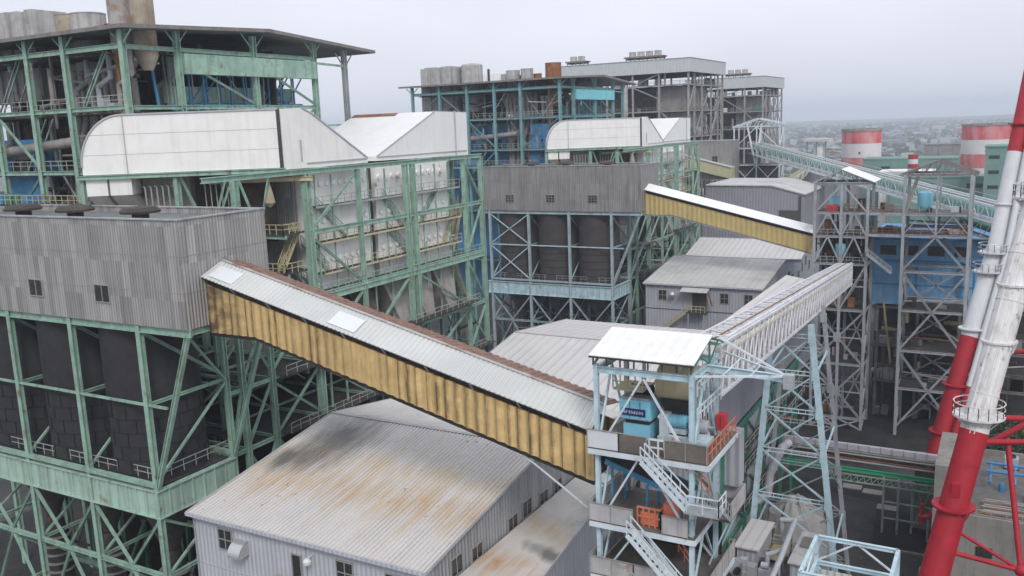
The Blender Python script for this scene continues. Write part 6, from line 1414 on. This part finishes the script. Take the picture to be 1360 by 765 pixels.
for k, (x, y, lb) in enumerate(((-13.5,134.5,'narrow grey slab lying in the yard under the pipe rack'), (-19.3,140.5,'wide pale concrete slab beyond the pipe rack, left one'), (-16.2,139.6,'small pale concrete slab beyond the pipe rack, right one'))): solo('slab', lb, 'slab', MB().box(x-1.4,y-0.9,0,x+1.4,y+0.9,0.14), CONC, (x,y,0))
q = Thing('yard_cabinet', 'small grey electrical cabinet by the foot of the red stack leg', 'cabinet', (-6.5, 113, 0)); q.part('body', MB().box(-7.4,112.3,0.25,-6.0,113.4,2.1), PANELGREY); q.part('plinth', MB().box(-7.5,112.2,0,-5.9,113.5,0.23), CONC); q.part('door_gap', MB().box(-6.73,112.28,0.4,-6.69,112.296,2.0), DARK)

PZ = 7.8
T = Thing('plant_building', 'low dark flat-topped plant building carrying sheds and machines beside the front tower', 'building', (-22, 92, 0)); T.part('wall', MB().box(-26.9,80,0,-16.0,99.3,PZ-0.2), CONC); T.part('deck', MB().box(-27.1,79.8,PZ-0.19,-15.8,99.4,PZ), CONCROOF)
T = Thing('plant_shed', 'low shed with pale grey flat roof at the trestle foot', 'shed', (-23.4, 95.5, PZ)); T.part('wall', MB().box(-24.5,92.1,PZ+.01,-22.3,99.1,10.95), WALL2); T.part('roof', MB().box(-24.75,91.7,10.96,-22.0,99.35,11.15), ROOF2)
T = Thing('plant_shed', 'narrow pale-roofed shed right of the thick pale pipe', 'shed', (-17.8, 95.5, PZ)); T.part('wall', MB().box(-18.6,91.4,PZ+.01,-16.6,99.0,10.6), WALL2); T.part('roof', MB().prism([(-18.8,91.0,10.62), (-16.4,91.0,10.62), (-16.4,99.3,10.62), (-18.8,99.3,10.62)], (0,0,0.16)), PANELGREY); T.part('roof_hatch', MB().box(-18.3,95,10.79,-17.0,97.5,11.0), CONCROOF)
tp = MB(); r2 = random.Random(6); n = 30; vs = [(-22.2,112.0,9.5)]; fs = []
for ring, (rr, zz) in enumerate(((0.8,9.2), (1.9,8.4), (3.2,7.3), (4.2,4.9), (4.5,0.0))):
    for i in range(n):
        a = 2*math.pi*i/n; wv = 1+0.10*math.sin(a*5+ring)+r2.uniform(-.06,.06); vs.append((-22.2+rr*wv*math.cos(a), 112.0+rr*0.9*wv*math.sin(a), zz+(r2.uniform(-.3,.3)+0.25*math.sin(a*6) if zz else 0)))
for i in range(n): fs.append((0,1+i,1+(i+1) % n))
for k in range(4):
    for i in range(n): fs.append((1+k*n+i,1+(k+1)*n+i,1+(k+1)*n+(i+1) % n,1+k*n+(i+1) % n))
solo('tarpaulin_heap', 'grey tarpaulin draped over a heap beneath the pale blue trestle', 'covered heap', tp.add(vs, fs), TARP, (-22.2,112.0,0))
T = Thing('silver_pipe', 'thick pale pipe running along the small sheds then dropping at its far end', 'pipe', (-19.5, 95, PZ)); T.part('pipe_run', MB().path([(-21.4,100.4,6.5), (-21.3,99.6,11.5), (-19.8,99.6,11.7), (-19.35,90.2,11.5), (-19.2,84,11.3)], 0.31, 14), MACHGREY, smooth=True)
for y in (86, 90.5, 95): T.beam('pipe_stand', (-19.5,y,PZ), (-19.5,y,11.3), 0.16, GREYSTEEL)
T.part('branch', MB().path([(-19.3,92.5,11.4), (-21.2,92.2,10.6), (-21.2,92.2,9.6)], 0.28, 12), MACHGREY, smooth=True)
T = Thing('yellow_platform', 'yellow railed service platform beside the thick pale pipe', 'platform', (-21, 97, PZ)); T.part('deck', MB().box(-22.0,95.0,8.6,-20.0,98.8,8.7), YRAIL); T.part('handrail', MB().rail([(-22.0,95.0,8.7), (-20.0,95.0,8.7), (-20.0,98.8,8.7), (-22.0,98.8,8.7)], 1.15, 0.035, 0.6), YRAIL)
for x in (-21.9, -20.1):
    for y in (95.1, 98.7): T.beam('post', (x,y,PZ), (x,y,8.6), 0.14, YRAIL)
solo('yellow_fence', 'short yellow pipe fence in the gap right of the front tower', 'railing', MB().rail([(-26.8,97.2,PZ), (-25.0,97.8,PZ)], 1.2, 0.05, 0.8), YRAIL, (-26,97.5,PZ))
for k, (x, y, lb) in enumerate(((-25.9,94.6,'dark green'), (-26.3,91.5,'pale'))):
    q = Thing('storage_drum', lb+' drum standing on the plant roof by the yellow fence', 'drum', (x,y,PZ)); q.part('body', MB().lathe((x,y,PZ), [(0.42,0), (0.42,1.2), (0.38,1.25)], 14), DKGREEN if k == 0 else CASING, smooth=True); q.part('rib', MB().lathe((x,y,PZ+0.55), [(0.425,0), (0.45,0.03), (0.425,0.06)], 14), DARK)
rnd = random.Random(12); lbs = ('round grey blower housing', 'tall grey filter box with ladder', 'small pale pump set', 'squat pale compressor box', 'upright white cylinder tank', 'grey fan casing with outlet', 'low lilac pump block', 'silver round fan casing')
for k, (x, y) in enumerate(((-23.8,90.2), (-22.3,88.8), (-25.2,91.6), (-21.2,91.2), (-25.6,88.6), (-20.6,87.2), (-24.4,86.4), (-22.0,93.4))):
    T = Thing('plant_machine', lbs[k]+' on the dark plant roof right of the front tower', 'machine', (x,y,PZ)); s_ = (0.9, 0.8, 0.6, 0.8, 0.7, 0.8, 0.7, 0.6)[k]; m = (MACHGREY, SILVER, LILAC, MACHGREY, CASING, SILVER, LILAC, SILVER)[k]; z = PZ
    T.part('base', MB().box(x-s_,y-s_*.8,z,x+s_,y+s_*.8,z+0.3), GREYSTEEL)
    if k in (0, 5, 7): T.part('casing', MB().tube((x,y-0.5*s_,z+1.5*s_+0.3), (x,y+0.5*s_,z+1.5*s_+0.3), 1.15*s_, 18), m, smooth=True); T.part('outlet', MB().beam((x+0.6*s_,y,z+1.6*s_), (x+0.6*s_,y,z+3.2*s_), 0.7), m); T.part('motor', MB().tube((x,y-0.5*s_,z+1.4*s_+.3), (x,y-1.3*s_,z+1.4*s_+.3), 0.35, 10), DARK)
    elif k == 1: T.part('cabinet', MB().box(x-.7,y-.6,z+1.0,x+.7,y+.6,z+3.0), m); [T.beam('leg', (x+sx,y+sy,z), (x+sx,y+sy,z+1), 0.12, m) for sx in (-.6,.6) for sy in (-.5,.5)]; T.part('ladder', MB().stair((x-.5,y-1.0,z), (x-.5,y-.65,z+2.6), .5, (1,0,0)), m)
    elif k == 4: T.part('vessel', MB().lathe((x,y,z+.3), [(0.2,0), (.55,.2), (.55,1.9), (.2,2.15)], 16), m, smooth=True); T.part('nozzle', MB().tube((x,y,z+2.4), (x,y,z+2.9), .1, 8), m)
    else: T.part('body', MB().box(x-s_*.8,y-s_*.6,z+.31,x+s_*.8,y+s_*.6,z+1.2+s_*.5), m); T.part('motor', MB().tube((x-s_*.5,y,z+1.5+s_*.6), (x+s_*.5,y,z+1.5+s_*.6), .35, 12), LILAC, smooth=True); T.part('pipe', MB().path([(x,y-s_*.6,z+.8), (x,y-s_*1.1,z+.8), (x,y-s_*1.1,z+.05)], .12, 8), GREYSTEEL)
T = Thing('steel_frame_tower', 'pale blue open steel frame top at the bottom edge, right of the plant sheds', 'steel frame', (-7, 53, 0))
x0, x1, y0, y1, zt_ = -9.45, -4.75, 49.3, 54.4, 31.9
for x in (x0, x1):
    for y in (y0, y1): T.beam('column', (x,y,0), (x,y,zt_), 0.3, SKYBLUE, kind='H')
for z in (zt_, 30.2, 24, 16, 8):
    for y in (y0, y1): T.beam('beam', (x0,y,z), (x1,y,z), 0.26, SKYBLUE, h=0.3, kind='H')
    for x in (x0, x1): T.beam('beam', (x,y0,z), (x,y1,z), 0.26, SKYBLUE, h=0.3, kind='H')
xm = (x0+x1)/2
for y in (y1,): T.beam('brace', (xm,y,zt_), (x0,y,30.3), 0.14, PALEBLUE); T.beam('brace', (xm,y,zt_), (x1,y,30.3), 0.14, PALEBLUE)
for y in (y0, y1): T.beam('brace', (x0,y,30), (x1,y,24.2), 0.2, SKYBLUE); T.beam('brace', (x1,y,24), (x0,y,16.2), 0.2, SKYBLUE); T.beam('brace', (x0,y,16), (x1,y,8.2), 0.2, SKYBLUE)
T.beam('brace', (x0,y1,zt_), (x0,y0,30.3), 0.14, PALEBLUE); T.part('panel', MB().box(x0+0.2,y1-0.5,28.0,x0+2.2,y1-0.45,30.0), GALROOF); T.part('deck', MB().box(x0,y0,23.9,x1,y1,24.0), GRATING)

# ------------------------------------------------------------------ trees, distant town and hills
def tree(label, x, y, h, r, seed):
    T = Thing('broadleaf_tree', label, 'tree', (x,y,0), group='trees behind the stack'); g = random.Random(seed)
    tr = MB().tube((x,y,0), (x+0.3,y,h*0.55), 0.4, 10, 0.2)
    for k in range(6): a = g.uniform(0, 6.28); tr.tube((x+0.15,y,h*(0.3+.04*k)), (x+r*.6*math.cos(a),y+r*.6*math.sin(a),h*(0.6+.05*k)), 0.14, 6, 0.05)
    T.part('trunk', tr, BARK); lf = MB(); cl = [(g.gauss(0,.42)*r, g.gauss(0,.42)*r, h*(0.62+g.uniform(-.22,.33))) for _ in range(26)]
    for k in range(2600):
        c = g.choice(cl); p = Vector((x+c[0]+g.gauss(0,.16)*r, y+c[1]+g.gauss(0,.16)*r, c[2]+g.gauss(0,.12)*r)); s_ = g.uniform(0.16, 0.4)
        a = Vector((g.uniform(-1,1), g.uniform(-1,1), g.uniform(-1,1))).normalized()*s_; b = Vector((g.uniform(-1,1), g.uniform(-1,1), g.uniform(-1,1))).normalized()*s_; lf.add([p-a, p+b*0.6, p+a, p-b*0.6], [(0,1,2,3)])
    T.part('crown', lf, LEAF)
for k, (x, y, h, r) in enumerate(((2.6,150,10,4.2), (7.5,154,11,4.5), (12.5,150,10,4.4))): tree(('dark leafy tree behind the concrete block, closest to the stack leg', 'dark leafy tree behind the concrete block, second from the stack leg', 'dark leafy tree behind the concrete block, far right')[k], x, y, h, r, 30+k)
HOUSE = [mat('town_white', (0.42,0.42,0.43), 0.8), mat('town_grey', (0.22,0.23,0.24), 0.8), mat('town_red', (0.33,0.17,0.14), 0.8), mat('town_blue', (0.25,0.33,0.42), 0.8), mat('town_dark', (0.13,0.13,0.13), 0.8)]
WOOD = mat('town_trees', (0.05,0.075,0.045), 0.9, var=0.4, scale=0.05)
rnd = random.Random(99); tb = MB(); wd = MB()
def hill(x, y): 
    t = max(0, y-1500)/3000
    return 5*t*t*(1+0.5*math.sin(x*0.004+1)+0.3*math.sin(x*0.011))
for k in range(5200):
    y = 620+3600*rnd.random()**1.5; x = rnd.uniform(-0.36*y-40, 0.16*y+60); s_ = rnd.uniform(5, 14); 
    if rnd.random() < 0.08: s_ *= 2.6
    z = hill(x, y); tb.cur = rnd.choices(range(5), (3, 4, 1, 1, 4))[0]; a = rnd.uniform(0, .6)
    h = rnd.uniform(3.5, 9)*(1.8 if rnd.random() < .08 else 1); tb.box(x,y,z-3,x+s_,y+s_*rnd.uniform(.6,1.4),z+h)
for k in range(4200):
    y = 560+3800*rnd.random()**1.4; x = rnd.uniform(-0.36*y-40, 0.16*y+60); z = hill(x, y); r = rnd.uniform(3, 9); wd.lathe((x,y,z-1), [(r*.8,0), (r,r*.5), (r*.7,r), (r*.2,r*1.25)], 7)
struct('town', tb, HOUSE, (0,2000,0), kind='stuff', label='distant low town of pale houses fading into haze on the plain', cat='town')
struct('woodland', wd, WOOD, (0,2000,0), kind='stuff', label='scattered dark trees among the distant houses on the plain', cat='trees')
hm = MB(); nx, ny = 60, 30; vs = []; fs = []
for j in range(ny+1):
    for i in range(nx+1):
        y = 1450+4550*j/ny; x = -3200+5000*i/nx; vs.append((x,y,hill(x,y)-0.5-(3 if j == 0 else 0)))
for j in range(ny):
    for i in range(nx): a = j*(nx+1)+i; fs.append((a,a+1,a+nx+2,a+nx+1))
struct('hills', hm.add(vs, fs), mat('hillside', (0.11,0.12,0.09), 0.9, var=0.45, scale=0.012), smooth=True)

# ------------------------------------------------------------------ the air
def haze():
    hb = MB().box(-4600,-320,-1.2,4600,7600,118)
    o = struct('haze', hb, [], kind='stuff', label='thin pale haze hanging over the whole site', cat='haze')
    m = bpy.data.materials.new('haze_air'); m.use_nodes = True; t = m.node_tree; t.nodes.clear()
    ou = t.nodes.new('ShaderNodeOutputMaterial'); v = t.nodes.new('ShaderNodeVolumePrincipled'); v.inputs['Color'].default_value = (0.80,0.87,0.97,1); v.inputs['Density'].default_value = 0.00027; v.inputs['Anisotropy'].default_value = 0.2
    t.links.new(v.outputs[0], ou.inputs['Volume']); o.data.materials.append(m)
haze()
SC.cycles.volume_bounces = 1
